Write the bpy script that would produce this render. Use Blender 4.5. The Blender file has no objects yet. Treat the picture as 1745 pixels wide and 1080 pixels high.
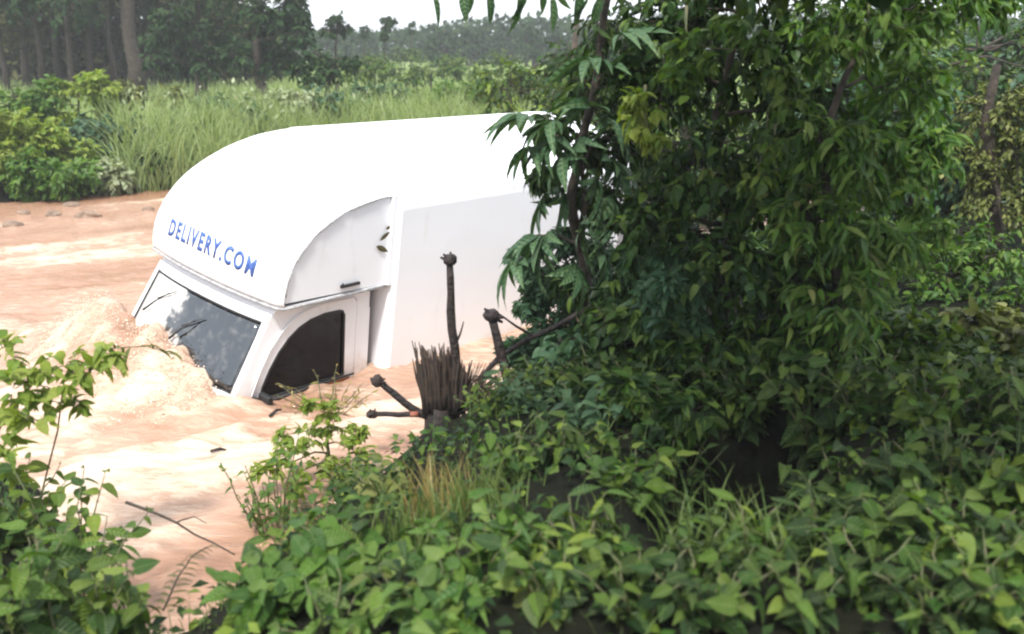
import bpy, math, random
import numpy as np
from mathutils import Vector, Matrix

scene = bpy.context.scene
COL = scene.collection
R = math.radians

# ------------------------------------------------------------------ camera
F_PX, W_PX, H_PX = 1676.0, 1745.0, 1080.0
CAM_H = 3.06
PITCH = math.atan((540.0 - 85.0) / F_PX)
cam_data = bpy.data.cameras.new('camera')
cam = bpy.data.objects.new('camera', cam_data)
COL.objects.link(cam)
cam.location = (0, 0, CAM_H)
cam.rotation_euler = (math.pi / 2 - PITCH, 0, 0)
cam_data.sensor_width = 36.0
cam_data.lens = 36.0 * F_PX / W_PX
cam_data.clip_start = 0.05
cam_data.clip_end = 3000
cam_data.dof.use_dof = True
cam_data.dof.focus_distance = 9.5
cam_data.dof.aperture_fstop = 1.7
scene.camera = cam

# ------------------------------------------------------------------ world, sun, exposure
SUN_EL, SUN_AZ = 56.0, -170.0         # azimuth from +Y towards +X; the light comes from behind left
world = bpy.data.worlds.new('World')
scene.world = world
world.use_nodes = True
nt = world.node_tree
nt.nodes.clear()
sky = nt.nodes.new('ShaderNodeTexSky')
sky.sky_type = 'NISHITA'
sky.sun_disc = False
sky.sun_elevation = R(SUN_EL)
sky.sun_rotation = R(SUN_AZ)
sky.air_density = 1.2
sky.dust_density = 2.0
sky.ozone_density = 1.0
hs = nt.nodes.new('ShaderNodeHueSaturation')
hs.inputs['Saturation'].default_value = 0.30
bg = nt.nodes.new('ShaderNodeBackground')
bg.inputs['Strength'].default_value = 0.15
wo = nt.nodes.new('ShaderNodeOutputWorld')
nt.links.new(sky.outputs[0], hs.inputs['Color'])
veil = nt.nodes.new('ShaderNodeMixRGB')          # thin bright cloud over the whole sky
veil.inputs[0].default_value = 0.72
veil.inputs[2].default_value = (6.2, 6.5, 7.1, 1)
nt.links.new(hs.outputs[0], veil.inputs[1])
nt.links.new(veil.outputs[0], bg.inputs['Color'])
nt.links.new(bg.outputs[0], wo.inputs['Surface'])

sun_data = bpy.data.lights.new('sun', 'SUN')
sun_data.energy = 3.2
sun_data.angle = R(8)
sun_data.color = (1.0, 0.97, 0.92)
sun = bpy.data.objects.new('sun', sun_data)
COL.objects.link(sun)
sd = Vector((math.sin(R(SUN_AZ)) * math.cos(R(SUN_EL)), math.cos(R(SUN_AZ)) * math.cos(R(SUN_EL)), math.sin(R(SUN_EL))))
sun.rotation_euler = sd.to_track_quat('Z', 'Y').to_euler()

scene.view_settings.view_transform = 'Standard'
scene.view_settings.look = 'None'
scene.view_settings.gamma = 1.0
scene.view_settings.exposure = 1.05
scene.view_settings.use_curve_mapping = False
scene.render.engine = 'CYCLES'
cy = scene.cycles
cy.max_bounces = 6
cy.diffuse_bounces = 3
cy.glossy_bounces = 3
cy.transmission_bounces = 4
cy.transparent_max_bounces = 8
cy.volume_bounces = 0
cy.use_denoising = True
cy.filter_width = 2.2
cy.caustics_reflective = False
cy.caustics_refractive = False

# ------------------------------------------------------------------ helpers
CP, SP = math.cos(PITCH), math.sin(PITCH)

def ray(px, py):
    a, b = (px - W_PX / 2) / F_PX, -(py - H_PX / 2) / F_PX
    return Vector((a, CP + b * SP, -SP + b * CP))

def at(px, py, Y):
    """world point Y metres ahead that stands at this direction"""
    d = ray(px, py)
    return Vector((0, 0, CAM_H)) + d * (Y / d.y)

def onz(px, py, z=0.0):
    d = ray(px, py)
    return Vector((0, 0, CAM_H)) + d * ((z - CAM_H) / d.z)

def mesh_np(name, verts, faces, smooth=False):
    """verts (n,3); faces: list of arrays, each (m,k)"""
    me = bpy.data.meshes.new(name)
    verts = np.asarray(verts, dtype=np.float32)
    me.vertices.add(len(verts))
    me.vertices.foreach_set('co', verts.ravel())
    fl = [np.asarray(f, dtype=np.int32) for f in faces if len(f)]
    nl = sum(f.size for f in fl); npoly = sum(len(f) for f in fl)
    me.loops.add(nl); me.polygons.add(npoly)
    me.loops.foreach_set('vertex_index', np.concatenate([f.ravel() for f in fl]))
    starts, o = [], 0
    for f in fl:
        starts.append(o + np.arange(len(f)) * f.shape[1]); o += f.size
    me.polygons.foreach_set('loop_start', np.concatenate(starts).astype(np.int32))
    me.update(calc_edges=True)
    if smooth:
        me.polygons.foreach_set('use_smooth', np.ones(npoly, dtype=bool))
    me.validate()
    return me

def put(name, me, mat=None, parent=None):
    if mat is not None and not me.materials:
        me.materials.append(mat)
    o = bpy.data.objects.new(name, me)
    COL.objects.link(o)
    if parent is not None:
        o.parent = parent
    return o

def tag(o, label=None, cat=None, group=None, kind=None):
    for k, v in (('label', label), ('category', cat), ('group', group), ('kind', kind)):
        if v: o[k] = v
    return o

def empty(name, loc, label, cat, group=None):
    o = bpy.data.objects.new(name, None)
    COL.objects.link(o)
    o.location = loc
    o.empty_display_size = 0.2
    return tag(o, label, cat, group)

class MB:
    """collects tubes, boxes, polygons for one mesh"""
    def __init__(s): s.v = []; s.f = []
    def add(s, vs, fs):
        o = len(s.v); s.v += [tuple(p) for p in vs]; s.f += [tuple(i + o for i in f) for f in fs]
    def box(s, x0, x1, y0, y1, z0, z1):
        s.add([(x, y, z) for x in (x0, x1) for y in (y0, y1) for z in (z0, z1)],
              [(0, 1, 3, 2), (4, 6, 7, 5), (0, 4, 5, 1), (2, 3, 7, 6), (0, 2, 6, 4), (1, 5, 7, 3)])
    def tube(s, pts, rad, sides=6, jit=0.0, rng=None):
        pts = [Vector(p) for p in pts]
        n = len(pts)
        if not hasattr(rad, '__len__'): rad = [rad] * n
        vs, fs = [], []
        ref = Vector((0.3, 0.5, 0.8))
        for i, p in enumerate(pts):
            t = (pts[min(i + 1, n - 1)] - pts[max(i - 1, 0)]).normalized()
            a = t.cross(ref)
            if a.length < 1e-3: a = t.cross(Vector((1, 0, 0)))
            a.normalize(); b = t.cross(a)
            for k in range(sides):
                q = 2 * math.pi * k / sides
                r = rad[i] * (1 + (rng.uniform(-jit, jit) if rng else 0))
                vs.append(p + a * (math.cos(q) * r) + b * (math.sin(q) * r))
        for i in range(n - 1):
            for k in range(sides):
                k2 = (k + 1) % sides
                fs.append((i * sides + k, i * sides + k2, (i + 1) * sides + k2, (i + 1) * sides + k))
        fs.append(tuple(range(sides))[::-1]); fs.append(tuple((n - 1) * sides + k for k in range(sides)))
        s.add(vs, fs)
    def build(s, name, mat, parent=None, smooth=True, local=None):
        me = bpy.data.meshes.new(name)
        v = s.v if local is None else [tuple(Vector(p) - Vector(local)) for p in s.v]
        me.from_pydata(v, [], s.f)
        me.validate()
        if smooth:
            me.polygons.foreach_set('use_smooth', [True] * len(me.polygons))
        return put(name, me, mat, parent)

def wiggle(a, b, n, amp, rng, sag=0.0):
    a, b = Vector(a), Vector(b)
    L = (b - a).length
    out = []
    for i in range(n + 1):
        t = i / n
        k = math.sin(math.pi * t)
        j = Vector((rng.uniform(-1, 1), rng.uniform(-1, 1), rng.uniform(-1, 1))) * amp * L * k
        out.append(a.lerp(b, t) + j + Vector((0, 0, sag * L * k)))
    return out

# value noise on arrays
def vnoise(x, y, seed=0):
    x = np.asarray(x, float); y = np.asarray(y, float)
    xi, yi = np.floor(x).astype(np.int64), np.floor(y).astype(np.int64)
    fx, fy = x - xi, y - yi
    fx = fx * fx * (3 - 2 * fx); fy = fy * fy * (3 - 2 * fy)
    def h(a, b):
        n = (a * 374761393 + b * 668265263 + seed * 974634777) & 0x7fffffff
        n = ((n ^ (n >> 13)) * 1274126177) & 0x7fffffff
        return ((n ^ (n >> 16)) & 0xffff) / 65535.0
    return (h(xi, yi) * (1 - fx) + h(xi + 1, yi) * fx) * (1 - fy) + (h(xi, yi + 1) * (1 - fx) + h(xi + 1, yi + 1) * fx) * fy

def fbm(x, y, oct=4, seed=0):
    s = 0; a = 0.5; f = 1.0
    for k in range(oct):
        s = s + a * (vnoise(x * f, y * f, seed + k * 7) - 0.5); a *= 0.5; f *= 2.03
    return s

# ------------------------------------------------------------------ materials
def new_mat(name):
    m = bpy.data.materials.new(name); m.use_nodes = True
    n = m.node_tree; n.nodes.clear()
    out = n.nodes.new('ShaderNodeOutputMaterial')
    return m, n, out

def ramp(n, fac, stops):
    r = n.nodes.new('ShaderNodeValToRGB')
    cr = r.color_ramp
    while len(cr.elements) < len(stops): cr.elements.new(0.5)
    for e, (p, c) in zip(cr.elements, stops):
        e.position = p; e.color = (*c, 1)
    n.links.new(fac, r.inputs[0])
    return r.outputs[0]

def noise(n, scale, detail=4, rough=0.55, vec=None, dist=0.0):
    t = n.nodes.new('ShaderNodeTexNoise')
    t.inputs['Scale'].default_value = scale
    t.inputs['Detail'].default_value = detail
    t.inputs['Roughness'].default_value = rough
    t.inputs['Distortion'].default_value = dist
    if vec is None:
        tc = n.nodes.new('ShaderNodeTexCoord'); vec = tc.outputs['Object']
    n.links.new(vec, t.inputs['Vector'])
    return t.outputs['Fac']

def math_n(n, op, a, b=None):
    m = n.nodes.new('ShaderNodeMath'); m.operation = op
    for i, v in enumerate((a, b)):
        if v is None: continue
        if isinstance(v, (int, float)): m.inputs[i].default_value = v
        else: n.links.new(v, m.inputs[i])
    return m.outputs[0]

def bump(n, h, strength, dist=0.02):
    b = n.nodes.new('ShaderNodeBump')
    b.inputs['Strength'].default_value = strength
    b.inputs['Distance'].default_value = dist
    n.links.new(h, b.inputs['Height'])
    return b.outputs[0]

def leaf_mat(name, cols, rough=0.46, trans=0.32, spec=0.26, veins=False):
    m, n, out = new_mat(name)
    oi = n.nodes.new('ShaderNodeObjectInfo'); ge = n.nodes.new('ShaderNodeNewGeometry')
    f = math_n(n, 'FRACT', math_n(n, 'ADD', oi.outputs['Random'], ge.outputs['Random Per Island']))
    k = len(cols)
    c = ramp(n, f, [(i / (k - 1), col) for i, col in enumerate(cols)])
    ns = noise(n, 14, 3)
    mx = n.nodes.new('ShaderNodeMixRGB'); mx.blend_type = 'MULTIPLY'; mx.inputs[0].default_value = 0.55
    n.links.new(c, mx.inputs[1])
    n.links.new(ramp(n, ns, [(0.3, (0.55, 0.6, 0.5)), (0.7, (1.15, 1.15, 1.1))]), mx.inputs[2])
    p = n.nodes.new('ShaderNodeBsdfPrincipled')
    p.inputs['Roughness'].default_value = rough
    p.inputs['Specular IOR Level'].default_value = spec
    n.links.new(mx.outputs[0], p.inputs['Base Color'])
    if veins:       # every leaf object has its midrib along its own X axis
        tc = n.nodes.new('ShaderNodeTexCoord'); sp = n.nodes.new('ShaderNodeSeparateXYZ'); n.links.new(tc.outputs['Object'], sp.inputs[0])
        ay = math_n(n, 'ABSOLUTE', sp.outputs[1])
        mid = math_n(n, 'LESS_THAN', ay, .010)
        wv = math_n(n, 'SINE', math_n(n, 'MULTIPLY', math_n(n, 'SUBTRACT', sp.outputs[0], math_n(n, 'MULTIPLY', ay, .8)), 52))
        sv = math_n(n, 'MULTIPLY', math_n(n, 'GREATER_THAN', wv, .90), .55)
        vv = math_n(n, 'MAXIMUM', mid, sv)
        blot = ramp(n, noise(n, 5, 5, .65), [(.62, (0, 0, 0)), (.72, (1, 1, 1))])
        m2 = n.nodes.new('ShaderNodeMixRGB'); m2.inputs[2].default_value = (.16, .12, .04, 1)
        n.links.new(math_n(n, 'MULTIPLY', blot, .45), m2.inputs[0]); n.links.new(mx.outputs[0], m2.inputs[1])
        m3 = n.nodes.new('ShaderNodeMixRGB'); m3.inputs[2].default_value = (.20, .26, .10, 1)
        n.links.new(math_n(n, 'MULTIPLY', vv, .45), m3.inputs[0]); n.links.new(m2.outputs[0], m3.inputs[1])
        mx = m3
        n.links.new(mx.outputs[0], p.inputs['Base Color'])
        n.links.new(bump(n, math_n(n, 'ADD', wv, math_n(n, 'MULTIPLY', noise(n, 9, 4), 3)), 0.35, 0.02), p.inputs['Normal'])
    else:
        n.links.new(bump(n, noise(n, 40, 2), 0.25, 0.01), p.inputs['Normal'])
    t = n.nodes.new('ShaderNodeBsdfTranslucent')
    g = n.nodes.new('ShaderNodeMixRGB'); g.blend_type = 'MULTIPLY'; g.inputs[0].default_value = 1
    g.inputs[2].default_value = (1.25, 1.35, 0.55, 1)
    n.links.new(mx.outputs[0], g.inputs[1]); n.links.new(g.outputs[0], t.inputs[0])
    s = n.nodes.new('ShaderNodeMixShader'); s.inputs[0].default_value = trans
    n.links.new(p.outputs[0], s.inputs[1]); n.links.new(t.outputs[0], s.inputs[2])
    n.links.new(s.outputs[0], out.inputs['Surface'])
    return m

def plain(name, col, rough=0.6, metal=0.0, col2=None, scale=6, bmp=0.0, bscale=20, spec=0.5, stops=(0.35, 0.65)):
    m, n, out = new_mat(name)
    p = n.nodes.new('ShaderNodeBsdfPrincipled')
    p.inputs['Roughness'].default_value = rough
    p.inputs['Metallic'].default_value = metal
    p.inputs['Specular IOR Level'].default_value = spec
    if col2:
        n.links.new(ramp(n, noise(n, scale, 5), [(stops[0], col), (stops[1], col2)]), p.inputs['Base Color'])
    else:
        p.inputs['Base Color'].default_value = (*col, 1)
    if bmp: n.links.new(bump(n, noise(n, bscale, 5), bmp, 0.03), p.inputs['Normal'])
    n.links.new(p.outputs[0], out.inputs['Surface'])
    return m

M = {}
LEAF_DEF = {}
_leaf_mat = leaf_mat
def leaf_mat(name, cols, **k):
    LEAF_DEF[name] = (cols, k)
    return _leaf_mat(name, cols, **k)
def veined(name):
    if name + '_veined' not in M:
        c_, k_ = LEAF_DEF[name]
        M[name + '_veined'] = _leaf_mat(name + '_veined', c_, veins=True, **k_)
    return M[name + '_veined']
M['leaf_mid'] = leaf_mat('leaf_mid', [(.012, .034, .005), (.03, .08, .009), (.09, .155, .015), (.018, .055, .010), (.17, .23, .03), (.025, .06, .008)])
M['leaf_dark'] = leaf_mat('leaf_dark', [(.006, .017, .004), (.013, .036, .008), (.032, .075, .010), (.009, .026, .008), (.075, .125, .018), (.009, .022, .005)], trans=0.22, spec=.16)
M['leaf_mix'] = leaf_mat('leaf_mix', [(.012, .034, .007), (.035, .085, .015), (.12, .20, .03), (.018, .05, .012), (.19, .25, .05), (.045, .10, .025), (.075, .15, .055)], trans=0.34)
M['leaf_bright'] = leaf_mat('leaf_bright', [(.03, .085, .014), (.07, .155, .02), (.125, .215, .035), (.045, .115, .025), (.18, .255, .06)], trans=0.4)
M['leaf_lime'] = leaf_mat('leaf_lime', [(.13, .2, .02), (.22, .28, .04), (.28, .33, .07), (.14, .24, .04)], trans=0.45)
M['leaf_teal'] = leaf_mat('leaf_teal', [(.03, .075, .04), (.045, .10, .05), (.06, .12, .055), (.035, .085, .04)], trans=0.25)
M['leaf_olive'] = leaf_mat('leaf_olive', [(.08, .10, .02), (.14, .16, .035), (.06, .085, .018), (.22, .22, .07)], trans=0.3)
M['leaf_brown'] = leaf_mat('leaf_brown', [(.10, .07, .04), (.14, .10, .05), (.08, .06, .03), (.10, .10, .04)], trans=0.15)
M['leaf_pale'] = leaf_mat('leaf_pale', [(.22, .27, .15), (.32, .36, .24), (.27, .30, .16)], trans=0.3)
M['leaf_far'] = leaf_mat('leaf_far', [(.014, .034, .014), (.024, .052, .02), (.018, .045, .012), (.045, .075, .025)], trans=0.15, rough=0.8, spec=.1)
M['leaf_wood'] = leaf_mat('leaf_wood', [(.04, .042, .016), (.07, .075, .022), (.03, .04, .015), (.12, .11, .05)], trans=0.15, rough=0.8, spec=.1)
M['grass'] = leaf_mat('grass', [(.06, .11, .03), (.10, .16, .045), (.14, .18, .06), (.08, .13, .03)], trans=0.35, rough=0.5)
M['grass_pale'] = leaf_mat('grass_pale', [(.20, .27, .10), (.26, .33, .14), (.33, .38, .18), (.17, .24, .08)], trans=0.35, rough=0.6)  # part of the distant haze is put into this pale colour
M['grass_dry'] = leaf_mat('grass_dry', [(.26, .19, .08), (.34, .26, .12), (.2, .15, .05), (.2, .2, .07)], trans=0.3, rough=0.6)
M['bark'] = plain('bark', (.018, .013, .009), 0.9, col2=(.055, .042, .030), scale=9, bmp=0.8, bscale=25)
M['bark_pale'] = plain('bark_pale', (.10, .08, .06), 0.85, col2=(.22, .18, .14), scale=7, bmp=0.6, bscale=25)
M['bark_black'] = plain('bark_black', (.006, .004, .0035), 0.7, col2=(.022, .012, .009), scale=14, bmp=0.9, bscale=30)
M['stem'] = plain('stem', (.05, .07, .02), 0.6, col2=(.10, .09, .04), scale=12)
M['cut_wood'] = plain('cut_wood', (.20, .06, .035), 0.7, col2=(.30, .13, .08), scale=20)
M['fibre'] = plain('fibre', (.010, .006, .004), 0.9, col2=(.04, .024, .015), scale=18)
M['rock'] = plain('rock', (.10, .065, .045), 0.8, col2=(.24, .17, .12), scale=5, bmp=0.8, bscale=12)
HAZE = 0.0013

def paint_mat(name, base=(.80, .80, .81), dirt=(.42, .30, .22), amt=0.25, zlow=None):
    m, n, out = new_mat(name)
    tc = n.nodes.new('ShaderNodeTexCoord')
    mp = n.nodes.new('ShaderNodeMapping'); mp.inputs['Scale'].default_value = (1, 1, .35)
    n.links.new(tc.outputs['Object'], mp.inputs['Vector'])
    f1 = ramp(n, noise(n, 5, 7, .7, vec=mp.outputs[0]), [(0.58, (0, 0, 0)), (0.80, (1, 1, 1))])
    f = math_n(n, 'MULTIPLY', f1, amt)
    if zlow is not None:      # splashed mud up to its own ragged line
        sp = n.nodes.new('ShaderNodeSeparateXYZ'); n.links.new(tc.outputs['Object'], sp.inputs[0])
        mr = n.nodes.new('ShaderNodeMapRange')
        mr.inputs[1].default_value = zlow; mr.inputs[2].default_value = zlow - 0.28
        n.links.new(math_n(n, 'ADD', sp.outputs[2], math_n(n, 'MULTIPLY', noise(n, 7, 5), 0.25)), mr.inputs[0])
        f = math_n(n, 'MAXIMUM', f, math_n(n, 'MULTIPLY', mr.outputs[0], math_n(n, 'ADD', noise(n, 22, 5, .7), 0.1)))
    mx = n.nodes.new('ShaderNodeMixRGB')
    n.links.new(f, mx.inputs[0]); mx.inputs[1].default_value = (*base, 1); mx.inputs[2].default_value = (*dirt, 1)
    p = n.nodes.new('ShaderNodeBsdfPrincipled')
    p.inputs['Roughness'].default_value = 0.42
    n.links.new(mx.outputs[0], p.inputs['Base Color'])
    n.links.new(bump(n, noise(n, 2.2, 2), 0.12, 0.05), p.inputs['Normal'])
    n.links.new(p.outputs[0], out.inputs['Surface'])
    return m

def glass_mat(name, tint, refl=1.6):
    m, n, out = new_mat(name)
    tr = n.nodes.new('ShaderNodeBsdfTransparent'); tr.inputs[0].default_value = (*tint, 1)
    gl = n.nodes.new('ShaderNodeBsdfGlossy'); gl.inputs['Roughness'].default_value = 0.04
    gl.inputs['Color'].default_value = (.9, .95, 1, 1)
    fr = n.nodes.new('ShaderNodeFresnel'); fr.inputs['IOR'].default_value = refl
    n.links.new(bump(n, noise(n, 3, 3), 0.15, 0.03), gl.inputs['Normal'])
    s = n.nodes.new('ShaderNodeMixShader')
    n.links.new(fr.outputs[0], s.inputs[0]); n.links.new(tr.outputs[0], s.inputs[1]); n.links.new(gl.outputs[0], s.inputs[2])
    n.links.new(s.outputs[0], out.inputs['Surface'])
    return m

M['paint_box'] = paint_mat('paint_box', base=(.86, .87, .90), amt=.2, zlow=-0.72)
M['paint_nose'] = paint_mat('paint_nose', base=(.78, .78, .79), amt=0.30)
M['paint_nose_side'] = paint_mat('paint_nose_side', base=(.80, .81, .84), dirt=(.40, .38, .36), amt=0.4)
M['paint_cab'] = paint_mat('paint_cab', base=(.82, .83, .86), amt=0.3, zlow=-0.56)
M['gasket'] = plain('gasket', (.012, .012, .013), 0.6)
M['seam'] = plain('seam', (.22, .22, .23), 0.7, col2=(.45, .45, .45), scale=25)
M['interior'] = plain('interior', (.05, .05, .065), 0.8, col2=(.08, .08, .10), scale=8)
M['blue_print'] = plain('blue_print', (.022, .07, .27), 0.5, col2=(.09, .17, .40), scale=22, stops=(0.4, 0.75))
M['windscreen'] = glass_mat('windscreen', (.20, .27, .28), 2.1)
n = M['windscreen'].node_tree                      # sky reflection on the far half painted as a pale film; faint random smears
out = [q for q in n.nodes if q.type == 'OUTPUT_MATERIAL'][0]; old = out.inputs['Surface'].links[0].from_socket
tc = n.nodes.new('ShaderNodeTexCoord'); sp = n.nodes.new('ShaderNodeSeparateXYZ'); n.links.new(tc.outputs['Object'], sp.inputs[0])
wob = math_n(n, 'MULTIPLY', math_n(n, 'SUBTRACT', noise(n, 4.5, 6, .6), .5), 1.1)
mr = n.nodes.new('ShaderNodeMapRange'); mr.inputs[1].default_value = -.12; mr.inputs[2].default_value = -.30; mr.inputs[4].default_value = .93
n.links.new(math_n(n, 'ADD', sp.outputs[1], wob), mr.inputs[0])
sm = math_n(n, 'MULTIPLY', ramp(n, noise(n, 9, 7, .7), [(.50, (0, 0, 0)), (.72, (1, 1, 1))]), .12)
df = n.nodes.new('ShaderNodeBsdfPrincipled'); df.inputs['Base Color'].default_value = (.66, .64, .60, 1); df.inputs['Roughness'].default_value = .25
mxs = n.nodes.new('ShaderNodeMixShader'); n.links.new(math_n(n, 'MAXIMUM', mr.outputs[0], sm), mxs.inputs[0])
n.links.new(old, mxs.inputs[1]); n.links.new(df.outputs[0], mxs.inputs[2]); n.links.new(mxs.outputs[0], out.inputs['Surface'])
M['side_glass'] = glass_mat('side_glass', (.30, .34, .42), 1.30)
M['amber'] = plain('amber', (.35, .12, .04), 0.5)
M['chrome'] = plain('chrome', (.45, .45, .45), 0.3, metal=1.0)

# ------------------------------------------------------------------ truck frame (position and lean of the truck)
TR = Matrix(((-0.6365681878135426, 0.761716227899162, 0.12070348138663727),
             (-0.7711983485224996, -0.629889573827728, -0.09215330715331049),
             (0.005835194936899516, -0.15174818924189856, 0.9884019615327831)))
TT = Vector((-1.92152862, 9.6965941, CAM_H - 1.95297012))
TM = Matrix.Translation(TT) @ TR.to_4x4()

# ------------------------------------------------------------------ ground
NEAR_X = np.array([-60, -14, -8, -5, -3.7, -2.75, -2.35, -1.75, -1.35, -0.85, .2, 1.2, 2.2, 6, 12, 30, 60], float)
NEAR_Y = np.array([12, 10, 8.2, 7.4, 6.9, 6.0, 4.85, 4.8, 5.7, 7.0, 9.1, 10.6, 12.2, 17, 24, 48, 90], float)
FAR_X = np.array([-80, -16, -10.5, -8, -5, -2, 3, 8, 20, 80], float)
FAR_Y = np.array([14, 18.8, 20.2, 22, 23, 23, 21.5, 20, 18, 10], float)

def near_s(x, y): return np.interp(x, NEAR_X, NEAR_Y) - y
def far_s(x, y): return y - np.interp(x, FAR_X, FAR_Y)

def ground_z(x, y):
    x = np.asarray(x, float); y = np.asarray(y, float)
    s = near_s(x, y) + 0.5 * fbm(x * 1.3, y * 1.3, 3, 5)
    t = far_s(x, y) + 0.8 * fbm(x * .7, y * .7, 3, 9)
    zn = np.where(s > 0, 1.25 * (1 - np.exp(-np.maximum(s, 0) / 2.8)), -0.9 * (1 - np.exp(np.minimum(s, 0) / 1.2)))
    tt = np.maximum(t, 0)
    zf = np.where(t > 0, 0.55 * (1 - np.exp(-tt / 1.0)) + 2.6 * (1 - np.exp(-tt / 110.0)), -0.9 * (1 - np.exp(np.minimum(t, 0) / 1.2)))
    z = np.maximum(zn, zf)
    z = z - .85 * np.exp(-((x - .255 * y - .02) / .42) ** 4 - ((y - 4.7) / .8) ** 4)      # hollow dug into the bank to deepen the shade here
    far = np.clip((np.hypot(x, y) - 60) / 200, 0, 1)
    return z + 0.10 * fbm(x * 1.7, y * 1.7, 4, 2) + 0.7 * far * fbm(x * .02, y * .02, 3, 3)

def axis(a, fine0, fine1, b, step, grow=1.16):
    mid = list(np.arange(fine0, fine1, step)); lo = []; hi = []
    s = step; v = fine0
    while v > a: s *= grow; v -= s; lo.append(v)
    s = step; v = mid[-1]
    while v < b: s *= grow; v += s; hi.append(v)
    return np.array(lo[::-1] + mid + hi)

def grid_mesh(name, xs, ys, zf):
    X, Y = np.meshgrid(xs, ys)
    Z = zf(X, Y)
    nx, ny = len(xs), len(ys)
    i = np.arange(nx - 1)[None, :] + (np.arange(ny - 1) * nx)[:, None]
    q = np.stack([i, i + 1, i + 1 + nx, i + nx], -1).reshape(-1, 4)
    return mesh_np(name, np.stack([X, Y, Z], -1).reshape(-1, 3), [q], True), X, Y, Z

m, n, out = new_mat('ground_soil')
p = n.nodes.new('ShaderNodeBsdfPrincipled'); p.inputs['Roughness'].default_value = 1.0; p.inputs['Specular IOR Level'].default_value = 0.1
c = ramp(n, noise(n, .9, 8, .65), [(.30, (.004, .004, .003)), (.46, (.006, .007, .004)), (.55, (.009, .010, .005)), (.72, (.016, .011, .007))])
c2 = ramp(n, noise(n, .25, 6, .6), [(.40, (.10, .15, .045)), (.60, (.20, .26, .09))])
ge = n.nodes.new('ShaderNodeNewGeometry'); sp = n.nodes.new('ShaderNodeSeparateXYZ'); n.links.new(ge.outputs['Position'], sp.inputs[0])
mr = n.nodes.new('ShaderNodeMapRange'); mr.inputs[1].default_value = 22; mr.inputs[2].default_value = 32; n.links.new(sp.outputs[1], mr.inputs[0])
mx = n.nodes.new('ShaderNodeMixRGB'); n.links.new(mr.outputs[0], mx.inputs[0]); n.links.new(c, mx.inputs[1]); n.links.new(c2, mx.inputs[2])
n.links.new(mx.outputs[0], p.inputs['Base Color']); n.links.new(bump(n, noise(n, 9, 6), .7, .06), p.inputs['Normal'])
n.links.new(p.outputs[0], out.inputs['Surface'])
M['ground'] = m
gm, *_ = grid_mesh('ground', axis(-480, -9, 9, 480, .14), axis(-12, .2, 26, 700, .16), ground_z)
tag(put('ground', gm, M['ground']), kind='structure')

# ------------------------------------------------------------------ flood water
def sstep(a, b, x):
    t = np.clip((x - a) / (b - a), 0, 1); return t * t * (3 - 2 * t)

def truck_uv(x, y):
    dx, dy = x - TT.x, y - TT.y
    a, b, c_, d_ = TR[0][0], TR[0][1], TR[1][0], TR[1][1]
    det = a * d_ - b * c_
    return (d_ * dx - b * dy) / det, (-c_ * dx + a * dy) / det

def mound(x, y):
    u, v = truck_uv(x, y)
    across = np.where(v > -1.25, 1 - sstep(-1.1, 1.35, v), np.exp(-np.maximum(-1.25 - v, 0) / 1.1))
    along = np.where(u > 1.70, .55 * np.exp(-((u - 1.70) / .5) ** 2) + .45 * np.exp(-np.maximum(u - 1.70, 0) / 1.4), 1.0) * sstep(1.25, 1.62, u)
    a = 0.54 * across * along
    return a

def ridged(x, y, oct, seed):
    return 1 - 3.2 * np.abs(fbm(x, y, oct, seed))

def water_parts(x, y):
    u, v = truck_uv(x, y)
    near = np.exp(-((u - 1.6) / 3.6) ** 2 - ((v - .2) / 3.4) ** 2)
    wx = x + .9 * fbm(x * .5, y * .5, 3, 31); wy = y + .9 * fbm(x * .5 + 7, y * .5, 3, 37)
    fx, fy = wx * .80 + wy * .6, -wx * .6 + wy * .80        # stretched along the flow
    # around the cab the water runs off in arcs
    r = np.hypot(u - .9, v - .1); th = np.arctan2(v - .1, u - .9)
    ax, ay = th * 1.6 + .5 * fbm(wx * .8, wy * .8, 2, 33), r
    crest = ridged(fx * .8, fy * 2.4, 4, 11)
    arc = ridged(ax * 1.3, ay * 2.6 + .6 * fbm(wx, wy, 3, 35), 4, 43)
    fine = ridged(fx * 3.2, fy * 7.0, 3, 17)
    m_ = mound(x, y)
    z = .034 * crest + .016 * fine + near * (.062 * arc + .030 * crest + .020 * fine)
    z = z + m_ * (1 + .3 * fbm(wx * 1.3, wy * 1.3, 3, 23)) + .18 * m_ * arc + .10 * m_ * fine
    z = z - .02 - .04 * near
    return z + 0.01, crest, arc, fine, near, m_

def water_z(x, y): return water_parts(x, y)[0]

wm, WX, WY, WZ = grid_mesh('flood_water', axis(-60, -8.5, 4.0, 60, .05, 1.06), axis(1.5, 3.8, 13.5, 50, .045, 1.05), water_z)
_, crest, arc, fine, near_, m_ = water_parts(WX, WY)
fxx, fyy = WX * .80 + WY * .6 + fbm(WX * .6, WY * .6, 3, 71), -WX * .6 + WY * .80
foam = .25 + 1.0 * fbm(fxx * .3, fyy * 1.3, 4, 61) + .16 * np.maximum(crest, 0) + near_ * (-.02 + .34 * np.maximum(arc, -.4)) + .10 * np.maximum(fine, 0) + .05 * m_
foam = np.clip(foam, 0, 1)
at_ = wm.attributes.new('foam', 'FLOAT', 'POINT'); at_.data.foreach_set('value', foam.ravel().astype(np.float32))
m, n, out = new_mat('muddy_water')
p = n.nodes.new('ShaderNodeBsdfPrincipled'); p.inputs['IOR'].default_value = 1.45
a = n.nodes.new('ShaderNodeAttribute'); a.attribute_name = 'foam'
tc = n.nodes.new('ShaderNodeTexCoord'); mp = n.nodes.new('ShaderNodeMapping')
mp.inputs['Rotation'].default_value = (0, 0, R(-37)); mp.inputs['Scale'].default_value = (.55, 2.2, 1)
n.links.new(tc.outputs['Object'], mp.inputs['Vector'])
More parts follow.
